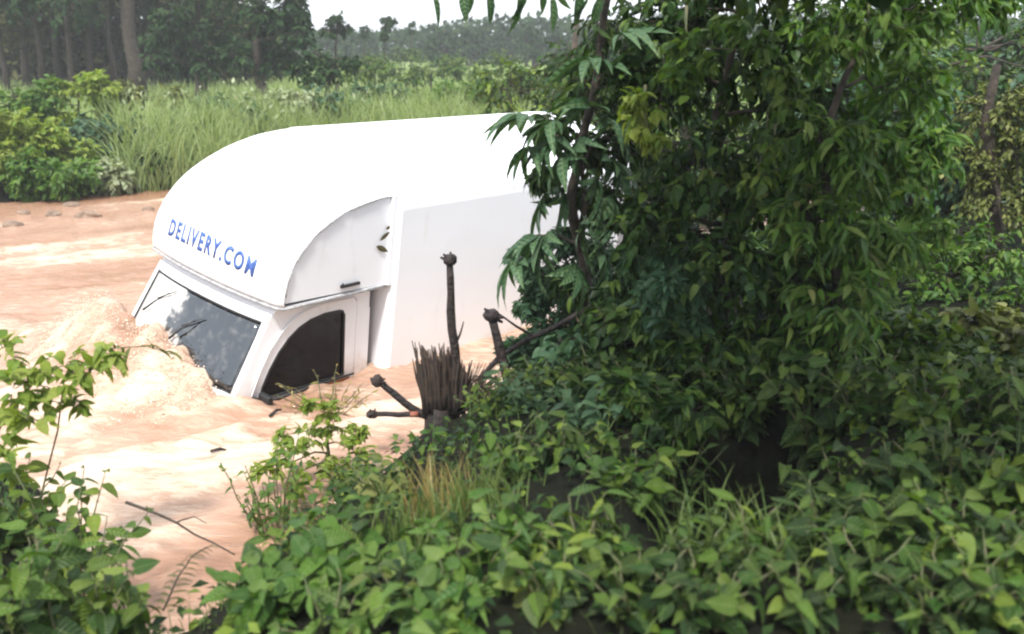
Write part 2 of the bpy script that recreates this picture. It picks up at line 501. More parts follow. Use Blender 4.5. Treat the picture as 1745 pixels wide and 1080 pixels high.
f = math_n(n, 'ADD', a.outputs['Fac'], math_n(n, 'MULTIPLY', math_n(n, 'SUBTRACT', noise(n, 3.2, 8, .68, vec=mp.outputs[0], dist=1.6), .5), .95))
n.links.new(ramp(n, f, [(.04, (.20, .095, .055)), (.28, (.30, .165, .10)), (.50, (.36, .215, .145)), (.62, (.41, .265, .185)), (.74, (.50, .365, .27)), (.98, (.62, .52, .42))]), p.inputs['Base Color'])
n.links.new(ramp(n, f, [(.55, (.05,) * 3), (.75, (.45,) * 3)]), p.inputs['Roughness'])
n.links.new(bump(n, noise(n, 7, 6, .65, vec=mp.outputs[0]), .7, .05), p.inputs['Normal'])
n.links.new(p.outputs[0], out.inputs['Surface'])
M['water'] = m
tag(put('flood_water', wm, M['water']), kind='structure')

# ------------------------------------------------------------------ delivery truck
truck = empty('delivery_truck', (0, 0, 0), 'white box truck with rounded nose sunk to its windscreen in brown flood water', 'truck')
truck.matrix_world = TM

def b_of(v): return .87 + .325 * (1 - abs(v) ** 2.6) - .04 * max(0, (abs(v) - .93) / .07) ** 2
def a_of(v): return 1.27 + .08 * (1 - abs(v) ** 2.2) - .04 * max(0, (abs(v) - .93) / .07) ** 2
def nose_pt(v, phi, off=0.0):
    a_, b_ = a_of(v), b_of(v)
    e = 2 / 2.15
    x = a_ * max(math.cos(phi), 0) ** e; z = b_ * max(math.sin(phi), 0) ** e
    nx, nz = math.cos(phi) / a_, math.sin(phi) / b_
    l = math.hypot(nx, nz)
    return Vector((x + off * nx / l, v * 1.0 + off * .15 * v, z + off * nz / l))
VS = [-1, -.985, -.965, -.93, -.86] + [-.75 + .125 * i for i in range(13)] + [.86, .93, .965, .985, 1]
NP = 22
mb = MB()
vs = [nose_pt(v, math.pi / 2 * j / NP) for j in range(NP + 1) for v in VS]
k = len(VS)
fs = [(j * k + i, j * k + i + 1, (j + 1) * k + i + 1, (j + 1) * k + i) for j in range(NP) for i in range(k - 1)]
low = [Vector((nose_pt(v, 0).x - .02, v * .995, -.03)) for v in VS]
vs += low; o = (NP + 1) * k
fs += [(o + i, o + i + 1, i + 1, i) for i in range(k - 1)]
vs += [Vector((0.005, v * .995, -.03)) for v in VS]
fs += [(o + k + i, o + k + i + 1, o + i + 1, o + i) for i in range(k - 1)]
mb.add(vs, fs)
nose = mb.build('nose_fairing', M['paint_nose'], truck)
for sgn in (1, -1):
    mb = MB()
    edge = [nose_pt(sgn, math.pi / 2 * j / NP) for j in range(NP + 1)]
    ring = [Vector((0.012, sgn * .985, -.028))] + [Vector((max(p_.x * .985, .012), sgn * .985, p_.z * .985)) for p_ in edge]
    mb.add(ring, [tuple(range(len(ring)))])
    back = [p_ - Vector((0, sgn * .03, 0)) for p_ in ring]
    mb.add(back, [tuple(range(len(ring)))[::-1]])
    sp_ = mb.build('side_panel', M['paint_nose_side'], truck, smooth=False)
    run = []
    for j in range(1, NP + 1):                       # grey strip along the joint, broken into short runs
        run.append(edge[j] + Vector((-.012, 0, -.004)))
        if (j % 5 == 0 or j == NP) and len(run) > 1:
            run[-1] = run[-2].lerp(run[-1], .6)
            tb = MB(); tb.tube(run, .0065, 5); tb.build('seam_strip', M['seam'], truck)
            run = []
    mb = MB(); mb.box(-.004, .05, min(sgn * .93, sgn * 1.035), max(sgn * .93, sgn * 1.035), -.03, .835)
    mb.build('corner_strip', M['paint_nose_side'], truck, smooth=False)
mb = MB()
lip = [Vector((0.0, .995, -.045))] + [Vector((nose_pt(v, 0).x - .01, v * .997, -.045)) for v in reversed(VS)] + [Vector((0, -.995, -.045))]
mb.tube(lip, .014, 6)
mb.build('bottom_trim', M['seam'], truck)
mb = MB(); mb.tube([(.58, 1.0, .045), (.58, 1.0, .075)], .008); mb.box(.38, .60, .987, 1.012, .035, .058)
mb.build('marker_lamp', M['gasket'], truck, smooth=False)

# cargo box
BL = -3.86
sec = [(1.08, -1.75), (1.08, .70), (1.074, .765), (1.05, .82), (1.0, .87), (.9, .945), (.75, 1.06), (.55, 1.14), (.3, 1.185), (0, 1.20)]
sec = sec + [(-y, z) for y, z in sec[-2::-1]]
def section(x, y0, s=1.0): return [Vector((x, y * s, z if s == 1 else z * s)) for y, z in sec]
xs = [-.012, .0][::-1]
mb = MB()
X_ = [-.002, -.02, -.5, -1, -1.5, -2, -2.5, -3, -3.5, BL + .03, BL]
ks = len(sec)
vs = []
for i, x in enumerate(X_):
    s_ = .985 if i in (0, len(X_) - 1) else 1
    vs += [Vector((x, y * s_, z - (0.015 if s_ < 1 else 0))) for y, z in sec]
fs = [(i * ks + j, i * ks + j + 1, (i + 1) * ks + j + 1, (i + 1) * ks + j) for i in range(len(X_) - 1) for j in range(ks - 1)]
fs += [tuple(range(ks))[::-1], tuple((len(X_) - 1) * ks + j for j in range(ks)), ]
mb.add(vs, fs)
box = mb.build('cargo_box', M['paint_box'], truck, smooth=False)
for po in box.data.polygons: po.use_smooth = abs(po.normal.x) < .9 and po.normal.z > .05
for sgn in (1, -1):
    mb = MB(); mb.box(BL - .02, BL + .09, sgn * 1.076, sgn * 1.096, -1.7, .66)
    mb.build('rear_post', M['seam'], truck, smooth=False)
for sgn in (1, -1):
    mb = MB(); mb.box(BL - .03, BL - .005, sgn * .02, sgn * 1.0, -1.6, .72)
    d = mb.build('rear_door', M['paint_box'], truck, smooth=False)
    mb = MB(); mb.tube([(BL - .05, sgn * .25, -1.5), (BL - .05, sgn * .25, .65)], .014)
    mb.build('lock_rod', M['seam'], d)

# cab
import bmesh
def plate(name, outer, holes, y, thick, mat, parent, sgn=1):
    bm = bmesh.new(); edges = []
    for loop in [outer] + holes:
        vv = [bm.verts.new((x, y(z) * sgn, z)) for x, z in loop]
        edges += [bm.edges.new((vv[i], vv[(i + 1) % len(vv)])) for i in range(len(vv))]
    bmesh.ops.triangle_fill(bm, use_beauty=True, use_dissolve=False, edges=edges)
    bmesh.ops.recalc_face_normals(bm, faces=bm.faces)
    geo = bmesh.ops.extrude_face_region(bm, geom=list(bm.faces))
    bmesh.ops.translate(bm, verts=[g for g in geo['geom'] if isinstance(g, bmesh.types.BMVert)], vec=(0, -sgn * thick, 0))
    bmesh.ops.recalc_face_normals(bm, faces=bm.faces)
    me = bpy.data.meshes.new(name); bm.to_mesh(me); bm.free()
    return put(name, me, mat, parent)
ycab = lambda z: .90 + .03 * min(0, z + .9) * -1 * 0 - .05 * max(0, (z + .9) / .9)
win = [(.42, -.90), (.42, -.30), (.44, -.265), (.48, -.25), (.66, -.245), (.82, -.27), (.95, -.32), (1.07, -.40), (1.17, -.50), (1.27, -.64), (1.35, -.79), (1.385, -.90)]
door_o = [(.27, -1.6), (.27, -.20), (.30, -.165), (.66, -.155), (.86, -.175), (1.02, -.235), (1.16, -.335), (1.28, -.47), (1.38, -.64), (1.46, -.82), (1.50, -.98), (1.50, -1.6)]
hole = [(x + (.008 if x > .8 else -.008), z + .008) for x, z in door_o]
side_o = [(.09, -1.7), (.09, -.055), (1.10, -.055), (1.17, -.085), (1.245, -.15), (1.42, -.44), (1.60, -.76), (1.68, -1.0), (1.72, -1.7)]
for sgn in (1, -1):
    plate('cab_side', side_o, [hole[1:-1] + [(1.508, -1.6), (.262, -1.6)]], ycab, .03, M['paint_cab'], truck, sgn)
    d = plate('door', door_o, [win], lambda z: ycab(z) + .004, .03, M['paint_cab'], truck, sgn)
    gl_ = [(x, z) for x, z in win]
    g = plate('side_window', gl_, [], lambda z: ycab(z) - .012, .005, M['side_glass'], d, sgn)
    tb = MB(); tb.tube([(x, (ycab(z) + .0) * sgn, z) for x, z in win + win[:1]], .013, 6)
    tb.build('window_seal', M['gasket'], d)
    tb = MB(); tb.tube([(x, (ycab(z) + .014) * sgn, z + .014) for x, z in door_o[2:-1]], .008, 5)
    tb.build('drip_rail', M['paint_cab'], truck)
    tb = MB(); tb.tube([(1.24, (ycab(-.93) + .018) * sgn, -.925), (.30, (ycab(-.93) + .022) * sgn, -.915)], .011, 6)
    tb.build('sill_trim', M['gasket'], d)
    tb = MB(); tb.box(.34, 1.2, min(sgn * .906, sgn * .914), max(sgn * .906, sgn * .914), -.965, -.942)
    tb.build('waist_stripe', M['amber'], d, smooth=False)
    mb = MB()
    mb.box(1.36, 1.42, min(sgn * .93, sgn * 1.08), max(sgn * .93, sgn * 1.08), -.98, -.80)
    mr_ = mb.build('side_mirror', M['gasket'], truck, smooth=False)
    bv = mr_.modifiers.new('b', 'BEVEL'); bv.width = .018; bv.segments = 3
    mb = MB(); mb.tube([(1.47, sgn * .905, -.84), (1.40, sgn * .97, -.86)], .012)
    mb.build('mirror_arm', M['gasket'], mr_)
# cab roof and front, swept across with rounded shoulders
def front_pt(v, s):      # s 0 at the header, 1 at the foot of the windscreen
    x0, z0, x1, z1 = 1.245, -.15, 1.615, -.80
    w_ = ycab(-.15) * (1 - s) + ycab(-.8) * s
    bow = .07 * (1 - abs(v) ** 2.4)
    return Vector((x0 + (x1 - x0) * s + bow, v * w_, z0 + (z1 - z0) * s))
def patch(name, v0, v1, s0, s1, off, mat, parent, nv=10, ns=4, thick=0.0):
    nrm = Vector((.65, 0, .37)).normalized() * off
    mb = MB()
    vs = [front_pt(v0 + (v1 - v0) * i / nv, s0 + (s1 - s0) * j / ns) + nrm for j in range(ns + 1) for i in range(nv + 1)]
    fs = [(j * (nv + 1) + i, j * (nv + 1) + i + 1, (j + 1) * (nv + 1) + i + 1, (j + 1) * (nv + 1) + i) for j in range(ns) for i in range(nv)]
    mb.add(vs, fs)
    o_ = mb.build(name, mat, parent)
    so = o_.modifiers.new('s', 'SOLIDIFY'); so.thickness = thick or .01; so.offset = 0
    return o_
header = patch('windscreen_frame', -1, 1, -.02, .10, 0, M['paint_cab'], truck, thick=.02)
patch('pillar', -1, -.93, .10, 1.0, 0, M['paint_cab'], truck, 2, 6, .02)
patch('pillar', .93, 1, .10, 1.0, 0, M['paint_cab'], truck, 2, 6, .02)
patch('front_panel', -1, 1, 1.0, 1.7, 0, M['paint_cab'], truck, 10, 4, .02)
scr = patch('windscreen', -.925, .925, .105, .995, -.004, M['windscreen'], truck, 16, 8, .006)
tb = MB()
loop = [front_pt(-.925 + 1.85 * i / 12, .105) for i in range(13)] + [front_pt(.925, .105 + .89 * i / 6) for i in range(1, 7)] + \
       [front_pt(.925 - 1.85 * i / 12, .995) for i in range(1, 13)] + [front_pt(-.925, .995 - .89 * i / 6) for i in range(1, 7)]
tb.tube(loop, .014, 6); tb.build('windscreen_seal', M['gasket'], scr)
for (v0, s0, v1, s1) in ((-.78, .62, -.48, .26), (-.14, .74, .10, .40)):
    tb = MB(); nn = Vector((.03, 0, .017))
    tb.tube([front_pt(v0, s0) + nn, front_pt((v0 + v1) / 2, (s0 + s1) / 2) + nn * 1.4, front_pt(v1, s1) + nn], [.012, .009, .006], 5)
    w_ = tb.build('wiper', M['gasket'], truck)
    tb = MB(); tb.tube([front_pt(v0 * .3 + v1 * .7 - .10, s1 + .14) + nn * .6, front_pt(v1 + .08, s1 - .06) + nn * .6], .006, 4)
    tb.build('wiper_blade', M['gasket'], w_)
mb = MB()
prof = [(.09, -.055), (1.05, -.055), (1.14, -.075), (1.235, -.145)]
rv = [-1, -.96, -.88, -.6, 0, .6, .88, .96, 1]
vs = [Vector((x, v * ycab(z), z + .03 * (1 - abs(v) ** 4) * 0 - .02 * (abs(v) > .97)) ) for x, z in prof for v in rv]
vs = [Vector((p_.x + (.07 * (1 - abs(rv[i % 9]) ** 2.4) if i // 9 == 3 else 0), p_.y, p_.z)) for i, p_ in enumerate(vs)]
fs = [(j * 9 + i, j * 9 + i + 1, (j + 1) * 9 + i + 1, (j + 1) * 9 + i) for j in range(3) for i in range(8)]
mb.add(vs, fs); ro = mb.build('cab_roof', M['paint_cab'], truck)
mb = MB(); mb.box(.085, .10, -.86, .86, -1.7, -.06); mb.build('cab_back', M['interior'], truck, smooth=False)
mb = MB(); mb.box(1.18, 1.52, -.84, .84, -1.15, -.93); mb.build('dashboard', M['interior'], truck, smooth=False)
for y in (-.42, .42):
    mb = MB(); mb.box(.2, .34, y - .25, y + .25, -1.3, -.52); mb.box(.2, .3, y - .12, y + .12, -.50, -.32)
    s_ = mb.build('seat', M['interior'], truck, smooth=False)
    bv = s_.modifiers.new('b', 'BEVEL'); bv.width = .035; bv.segments = 3
tb = MB()
tb.tube([Vector((1.03 + .09 * math.sin(q), .42 + .19 * math.cos(q), -.80 + .16 * math.sin(q))) for q in [2 * math.pi * i / 20 for i in range(21)]], .013, 6)
tb.tube([(1.03, .42, -.80), (1.2, .42, -.95)], .02, 6)
tb.build('steering_wheel', M['interior'], truck)

# lettering on the nose: "DELIVERY.COM"
cu = bpy.data.curves.new('t', 'FONT'); cu.body = 'DELIVERY.COM'; cu.size = 1.0; cu.space_character = 1.25; cu.offset = .036
cu.resolution_u = 3
to = bpy.data.objects.new('t', cu); COL.objects.link(to)
bpy.context.view_layer.update()
tme = bpy.data.meshes.new_from_object(to.evaluated_get(bpy.context.evaluated_depsgraph_get()))
bpy.data.objects.remove(to)
bm = bmesh.new(); bm.from_mesh(tme)
bmesh.ops.triangulate(bm, faces=bm.faces)
x0 = min(v.co.x for v in bm.verts); x1 = max(v.co.x for v in bm.verts); y1 = max(v.co.y for v in bm.verts)
for v in bm.verts:
    s = (v.co.x - x0) / (x1 - x0); h = v.co.y / y1
    yy = -.63 + 1.30 * s + .012 * (h - .5)
    v.co = nose_pt(yy, 0.135 + .135 * h + .02 * (1 - s), .004)
tm = bpy.data.meshes.new('lettering'); bm.to_mesh(tm); bm.free()
lt = put('lettering', tm, M['blue_print'], truck)
lt['label'] = 'blue capital letters DELIVERY.COM along the foot of the nose'
so = lt.modifiers.new('s', 'SOLIDIFY'); so.thickness = .002

# ------------------------------------------------------------------ vegetation kit
def leaf_template(w=.42, n=4, fold=.25, droop=.25, shape='ovate', wave=0.0):
    """leaf of length 1 along +X, normal +Z; three verts per row"""
    vs = []
    for i in range(n + 1):
        t = i / n
        if shape == 'ovate': ww = w * (math.sin(math.pi * min(1, t ** .62)) ** .8 if 0 < t < 1 else 0)
        elif shape == 'heart': ww = w * (.42 if t == 0 else 1.42 * (t + .08) ** .30 * (1 - t) ** .80)
        elif shape == 'lance': ww = w * (math.sin(math.pi * t ** .8) ** .9 if 0 < t < 1 else 0)
        else: ww = w * (1 - t) ** .6
        if t == 1: ww = .004
        if t == 0 and shape != 'heart': ww = .02
        z = -droop * t * t + wave * math.sin(t * 9)
        x = t * (1 - .25 * droop * t)
        back = -.10 if (shape == 'heart' and i == 0) else 0
        vs += [(x + back, -ww, z + fold * ww), (x, 0, z), (x + back, ww, z + fold * ww * .8 + wave)]
    f = [(i * 3 + k, (i + 1) * 3 + k, (i + 1) * 3 + k + 1, i * 3 + k + 1) for i in range(n) for k in (0, 1)]
    return np.array(vs, np.float32), np.array(f, np.int32)

LT = {
    'ovate': [leaf_template(.27, 6, .35, .28, wave=.01), leaf_template(.23, 6, .6, .5), leaf_template(.30, 6, .2, .12, wave=.02), leaf_template(.22, 6, .4, .8, wave=.015)],
    'heart': [leaf_template(.36, 8, .25, .35, 'heart', .012), leaf_template(.33, 8, .5, .55, 'heart'), leaf_template(.38, 8, .12, .18, 'heart', .03), leaf_template(.34, 8, .35, .75, 'heart', .02)],
    'lance': [leaf_template(.13, 5, .5, .40, 'lance'), leaf_template(.11, 5, .7, .62, 'lance'), leaf_template(.15, 5, .3, .20, 'lance')],
    'small': [leaf_template(.30, 2, .4, .2), leaf_template(.26, 2, .5, .35)],
    'thin': [leaf_template(.14, 2, .5, .45, 'lance'), leaf_template(.12, 2, .5, .3, 'lance')],
}

def frames(dirs, ups):
    d = dirs / np.linalg.norm(dirs, axis=1, keepdims=True)
    y = np.cross(ups, d); y /= (np.linalg.norm(y, axis=1, keepdims=True) + 1e-9)
    z = np.cross(d, y)
    return np.stack([d, y, z], -1)          # columns = axes

def leaves_mesh(name, kind, pos, dirs, ups, size, rng):
    """all given leaves joined in one mesh"""
    Fm = frames(dirs, ups); V = []; Q = []; off = 0
    T = LT[kind]; pick = rng.integers(0, len(T), len(pos))
    for k, (tv, tf) in enumerate(T):
        idx = np.nonzero(pick == k)[0]
        if not len(idx): continue
        w = np.einsum('nij,vj->nvi', Fm[idx] * size[idx, None, None], tv) + pos[idx, None, :]
        V.append(w.reshape(-1, 3))
        Q.append((tf[None] + (np.arange(len(idx)) * len(tv))[:, None, None] + off).reshape(-1, 4))
        off += len(idx) * len(tv)
    return mesh_np(name, np.concatenate(V), [np.concatenate(Q)])

_leafmesh = {}
def leaf_objs(parent, kind, mat, pos, dirs, ups, size, rng, name='leaf'):
    """every leaf an object of its own; a few shared meshes"""
    Fm = frames(dirs, ups)
    T = LT[kind]; base = Vector(parent.location)
    for i in range(len(pos)):
        k = int(rng.integers(0, len(T)))
        key = (kind, k, mat)
        if rng.random() < .12: key = (kind, k, {'leaf_mid': 'leaf_bright', 'leaf_bright': 'leaf_mid', 'leaf_dark': 'leaf_mid', 'leaf_mix': 'leaf_olive'}.get(mat, mat))
        if key not in _leafmesh:
            me = mesh_np('leaf', T[k][0], [T[k][1]], True); me.materials.append(veined(key[2])); _leafmesh[key] = me
        o = bpy.data.objects.new(name, _leafmesh[key])
        COL.objects.link(o); o.parent = parent
        m4 = Matrix((Fm[i] * size[i]).tolist()).to_4x4()
        m4.translation = Vector(pos[i].tolist()) - base
        o.matrix_local = m4

def unit(v): return v / (np.linalg.norm(v, axis=-1, keepdims=True) + 1e-9)

def spray(blobs, twigs_per, leaves_per, leaf_len, rng, droop=.35, outward=.8, flat=.6):
    """twigs radiating through ellipsoid blobs, leaves set along them; returns leaves and twig lines"""
    P, D, U, S, TW = [], [], [], [], []
    for (c, r) in blobs:
        c = np.array(c, float)
        nt_ = max(3, int(twigs_per))
        dv = unit(rng.normal(size=(nt_, 3)) * np.array([1, 1, .8]))
        for d in dv:
            a = c + d * r * rng.uniform(.05, .35)
            e = c + d * r * rng.uniform(.75, 1.15) * np.array([1, 1, flat + .3])
            e[2] -= droop * .25 * r
            n = leaves_per
            t = np.linspace(.2, 1.0, n) + rng.uniform(-.04, .04, n)
            q = a[None] * (1 - t[:, None]) + e[None] * t[:, None]
            q[:, 2] += .12 * r * np.sin(np.pi * t)
            td = unit(e - a)
            side = unit(np.cross(td, [0, 0, 1.0]) + 1e-6)
            sg = np.where(np.arange(n) % 2 == 0, 1, -1)[:, None]
            ld = td[None] * rng.uniform(.3, .9, (n, 1)) + side[None] * sg * rng.uniform(.4, 1.0, (n, 1)) + rng.normal(size=(n, 3)) * .3
            ld[:, 2] -= droop
            P.append(q); D.append(unit(ld)); U.append(unit(np.array([0, 0, 1.0]) + rng.normal(size=(n, 3)) * .45)); S.append(leaf_len * rng.uniform(.6, 1.25, n))
            TW.append([a, (a + e) / 2 + np.array([0, 0, .12 * r]), e])
    return np.concatenate(P), np.concatenate(D), np.concatenate(U), np.concatenate(S), TW

EYE = np.array([0, 0, CAM_H])

def in_view(P, pad=20):
    q = P - EYE
    zc = q[:, 1] * CP - q[:, 2] * SP; yc = q[:, 1] * SP + q[:, 2] * CP
    zc = np.maximum(zc, .05)
    px = W_PX / 2 + F_PX * q[:, 0] / zc; py = H_PX / 2 - F_PX * yc / zc
    return (px > -pad) & (px < W_PX + pad) & (py > -pad) & (py < H_PX + pad)

def grow(root, P, D, U, S, kind, mat, rng, n_obj, far_kind=None, far_mat=None):
    """up to n_obj leaves as parts (those that show largest), the rest joined as one part"""
    n_obj = min(n_obj, 295)
    dist = np.linalg.norm(P - EYE, axis=1) + np.where(in_view(P), 0, 100)
    order = np.argsort(dist / S.clip(.01))
    a, b = order[:n_obj], order[n_obj:]
    if len(a): leaf_objs(root, kind, mat, P[a], D[a], U[a], S[a], rng)
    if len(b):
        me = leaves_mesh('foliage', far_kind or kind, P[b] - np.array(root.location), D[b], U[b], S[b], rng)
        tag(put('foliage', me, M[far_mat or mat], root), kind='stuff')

def twig_part(root, TW, rad, mat, rnd, name='twigs'):
    mb = MB(); base = Vector(root.location)
    for t in TW: mb.tube([Vector(p.tolist()) - base for p in t], [rad, rad * .7, rad * .3], 3)
    tag(mb.build(name, M[mat], root), kind='stuff')

def tree(name, label, cat, base, trunk, r0, blobs, kind, mat, twigs, lper, llen, seed, n_obj=0, bark='bark', group=None, far_kind=None, droop=.35, limbs=True, trad=.008, sides=8, far_mat=None):
    """trunk: points from the foot up; blobs: (centre, radius)"""
    rnd = random.Random(seed); rng = np.random.default_rng(seed)
    root = empty(name, base, label, cat, group)
    B = Vector(base)
    pts = [Vector(p) for p in trunk]
    L = len(pts)
    fine = []
    for i in range(L - 1):
        fine += wiggle(pts[i], pts[i + 1], 3, .03, rnd)[:-1]
    fine.append(pts[-1])
    rad = [r0 * (1 - .72 * i / (len(fine) - 1)) for i in range(len(fine))]
    rad[0] *= 1.35
    mb = MB(); mb.tube([p - B for p in fine], rad, sides, .12, rnd)
    mb.build('trunk', M[bark], root)
    if limbs:
        for (c, r) in blobs:
            c = Vector(c)
            below = [i for i, p in enumerate(fine) if p.z < c.z + .1] or [0]
            i = min(below, key=lambda k: (fine[k] - c).length + .3 * abs(c.z - fine[k].z))
            if (fine[i] - c).length < .12: continue
            lr = min(rad[i] * .6, .012 + .02 * (fine[i] - c).length)
            w = wiggle(fine[i], c, 5, .07, rnd, .06)
            mb = MB(); mb.tube([p - B for p in w], [lr * (1 - .7 * k / 5) for k in range(6)], 5, .1, rnd)
            mb.build('branch', M[bark], root)
    P, D, U, S, TW = spray(blobs, twigs, lper, llen, rng, droop)
    twig_part(root, TW, trad, bark, rnd)
    grow(root, P, D, U, S, kind, mat, rng, n_obj, far_kind, far_mat)
    return root

def weed(name, label, cat, base, height, spread, nst, lper, llen, kind, mat, seed, group=None, lean=(0, 0), n_obj=290, stem_mat='stem', droop=.25, curve=.3, start=.2):
    """many-stemmed leafy plant: every stem a part and (up to the limit) every leaf a part"""
    rnd = random.Random(seed); rng = np.random.default_rng(seed)
    root = empty(name, base, label, cat, group)
    B = Vector(base); P, D, U, S = [], [], [], []
    for k in range(nst):
        ang = 2 * math.pi * (k + rnd.random()) / nst
        h = height * rnd.uniform(.6, 1.1); sp = spread * rnd.uniform(.3, 1.0)
        foot = Vector((math.cos(ang) * spread * .15, math.sin(ang) * spread * .15, -.05))
        tip = Vector((math.cos(ang) * sp + lean[0] * h, math.sin(ang) * sp + lean[1] * h, h))
        mid = foot.lerp(tip, .5) + Vector((-math.cos(ang) * sp * curve, -math.sin(ang) * sp * curve, h * .08))
        pts = []
        for i in range(8):
            t = i / 7
            pts.append(foot * (1 - t) ** 2 + mid * 2 * t * (1 - t) + tip * t * t + Vector((rnd.uniform(-1, 1), rnd.uniform(-1, 1), 0)) * .012)
        mb = MB(); mb.tube(pts, [.007 * (1 - .75 * i / 7) + .0012 for i in range(8)], 5)
        mb.build('stem', M[stem_mat], root)
        for j in range(lper):
            t = start + (1 - start) * (j + rnd.uniform(-.2, .2)) / max(1, lper - 1)
            t = min(max(t, .05), 1)
            q = t * 7; i = min(int(q), 6); p_ = pts[i].lerp(pts[i + 1], q - i)
            az = j * 2.4 + rnd.uniform(-.5, .5) + ang
            up = rnd.uniform(-.45, .6) if t < .95 else .6
            P.append(B + p_); D.append((math.cos(az), math.sin(az), up - droop)); S.append(llen * rnd.choice((.45, .7, .9, 1.0, 1.15, 1.35)) * (1.1 - .45 * t))
            U.append((rnd.gauss(0, .6), rnd.gauss(0, .6) - .25, 1))
    P, D, U, S = np.array([tuple(p) for p in P]), unit(np.array(D, float)), unit(np.array(U, float)), np.array(S)
    grow(root, P, D, U, S, kind, mat, rng, n_obj)
    return root

def grass_np(pts, h, wdt, rng, lean=.35, seg=3):
    """blades at the given feet, as one mesh"""
    n = len(pts)
    az = rng.uniform(0, 2 * np.pi, n); hh = h * rng.uniform(.5, 1.25, n); ln = lean * rng.uniform(.2, 1.5, n)
    t = np.linspace(0, 1, seg + 1)
    dx, dy = np.cos(az), np.sin(az)
    cx = pts[:, 0, None] + (dx * hh * ln)[:, None] * t ** 2
    cy_ = pts[:, 1, None] + (dy * hh * ln)[:, None] * t ** 2
    cz = pts[:, 2, None] + hh[:, None] * (t - .25 * ln[:, None] * t ** 3)
    w = wdt * (1 - t ** 1.5 * .93)
    a = rng.uniform(0, np.pi, n)
    sx, sy = np.cos(a)[:, None] * w, np.sin(a)[:, None] * w
    V = np.stack([np.stack([cx - sx, cy_ - sy, cz], -1), np.stack([cx + sx, cy_ + sy, cz], -1)], 2).reshape(-1, 3)
    m = (seg + 1) * 2
    b = np.array([[i * 2, i * 2 + 1, i * 2 + 3, i * 2 + 2] for i in range(seg)])
    return V, (b[None] + (np.arange(n) * m)[:, None, None]).reshape(-1, 4)

def scatter(n, box, rng, keep):
    x = rng.uniform(box[0], box[1], n); y = rng.uniform(box[2], box[3], n)
    k = keep(x, y); x, y = x[k], y[k]
    return np.stack([x, y, ground_z(x, y) - .02], -1)

def blob(px, py, Y, rpx): 
    return (at(px, py, Y), rpx * Y / F_PX)

def foot(px, Y):
    """point of the ground Y metres ahead that is seen in the column px"""
    py = 600.0
    for _ in range(4):
        p_ = at(px, py, Y); z = float(ground_z(p_.x, Y))
        zc = Y * CP - (z - CAM_H) * SP
        py = H_PX / 2 - F_PX * (Y * SP + (z - CAM_H) * CP) / zc
    return Vector((p_.x, Y, z))

# ------------------------------------------------------------------ broken stump and cut poles at the water's edge
SY = 7.0
rnd = random.Random(4)
def stroot(px, py, Y): return at(px, py, Y)
sb = Vector((at(752, 790, SY).x, SY, float(ground_z(at(745, 790, SY).x, SY)) - .12))
st = empty('broken_stump', sb, 'dark splintered stump with chopped limbs standing in front of the box', 'stump')
def Lc(px, py, Y): return at(px, py, Y) - sb
mb = MB(); mb.tube([Vector((0, 0, 0)), Lc(742, 770, SY), Lc(748, 730, SY), Lc(755, 690, SY)], [.15, .13, .12, .15], 14, .25, rnd)
mb.build('trunk', M['bark_black'], st)
mb = MB()
for i in range(230):
    t = rnd.random(); px0 = 728 + 62 * t + rnd.uniform(-6, 6); Yo = SY + rnd.uniform(-.12, .12)
    px1 = 708 + 92 * t + rnd.uniform(-8, 8); py1 = 592 + 8 * math.sin(t * 9) + 26 * t + rnd.uniform(-14, 34)
    a_, e_ = Lc(px0, 705, Yo), Lc(px1, py1, Yo + rnd.uniform(-.05, .05))
    w = wiggle(a_, e_, 3, .03, rnd)
    mb.tube(w, [.020, .016, .011, .004], 4)
tag(mb.build('splintered_top', M['fibre'], st), kind='stuff')
mb = MB()
for i in range(90):
    t = rnd.random(); Yo = SY + rnd.uniform(-.15, .15)
    a_ = Lc(775 + 20 * t, 700, Yo); e_ = Lc(800 + 60 * rnd.random(), 615 + 60 * rnd.random(), Yo + rnd.uniform(-.2, .2))
    mb.tube(wiggle(a_, e_, 3, .06, rnd), [.007, .006, .004, .002], 3)
tag(mb.build('frayed_fibres', M['fibre'], st), kind='stuff')
def limb(parent, pts, r0, r1, knob=True, loc=None, Y=SY):
    mb = MB(); P_ = [Lc(*p) if len(p) == 3 else Lc(p[0], p[1], Y) for p in pts]
    if loc is not None: P_ = [p + sb - loc for p in P_]
    fine = []
    for i in range(len(P_) - 1): fine += wiggle(P_[i], P_[i + 1], 3, .015, rnd)[:-1]
    fine.append(P_[-1]); n_ = len(fine)
    mb.tube(fine, [r0 + (r1 - r0) * i / (n_ - 1) for i in range(n_)], 7, .12, rnd)
    o_ = mb.build('limb', M['bark_black'], parent)
    if knob:
        kb = MB(); e = fine[-1]; d = (fine[-1] - fine[-2]).normalized()
        kb.tube([e - d * .03, e - d * .01, e + d * .03, e + d * .05], [r1 * 1.1, r1 * 1.75, r1 * 1.9, r1 * 1.2], 8, .25, rnd)
        for q in range(4):
            v = Vector((rnd.uniform(-1, 1), rnd.uniform(-.6, .6), rnd.uniform(-.3, 1))).normalized()
            kb.tube([e, e + v * r1 * 2.8], [r1 * .7, r1 * .3], 5)
        kb.build('knob', M['bark_black'], o_)
    return o_
limb(st, [(772, 700), (776, 620), (768, 530), (766, 445)], .045, .026)
limb(st, [(735, 712), (700, 695), (668, 668), (645, 650)], .032, .024)
limb(st, [(735, 708), (700, 706), (636, 706)], .026, .018)
limb(st, [(738, 700), (726, 740), (722, 790)], .034, .018, False)
limb(st, [(760, 690), (795, 672), (822, 664), (846, 640)], .028, .010, False)
limb(st, [(750, 720), (708, 752), (700, 800)], .018, .006, False)
limb(st, [(770, 600), (784, 570), (790, 548)], .012, .004, False)
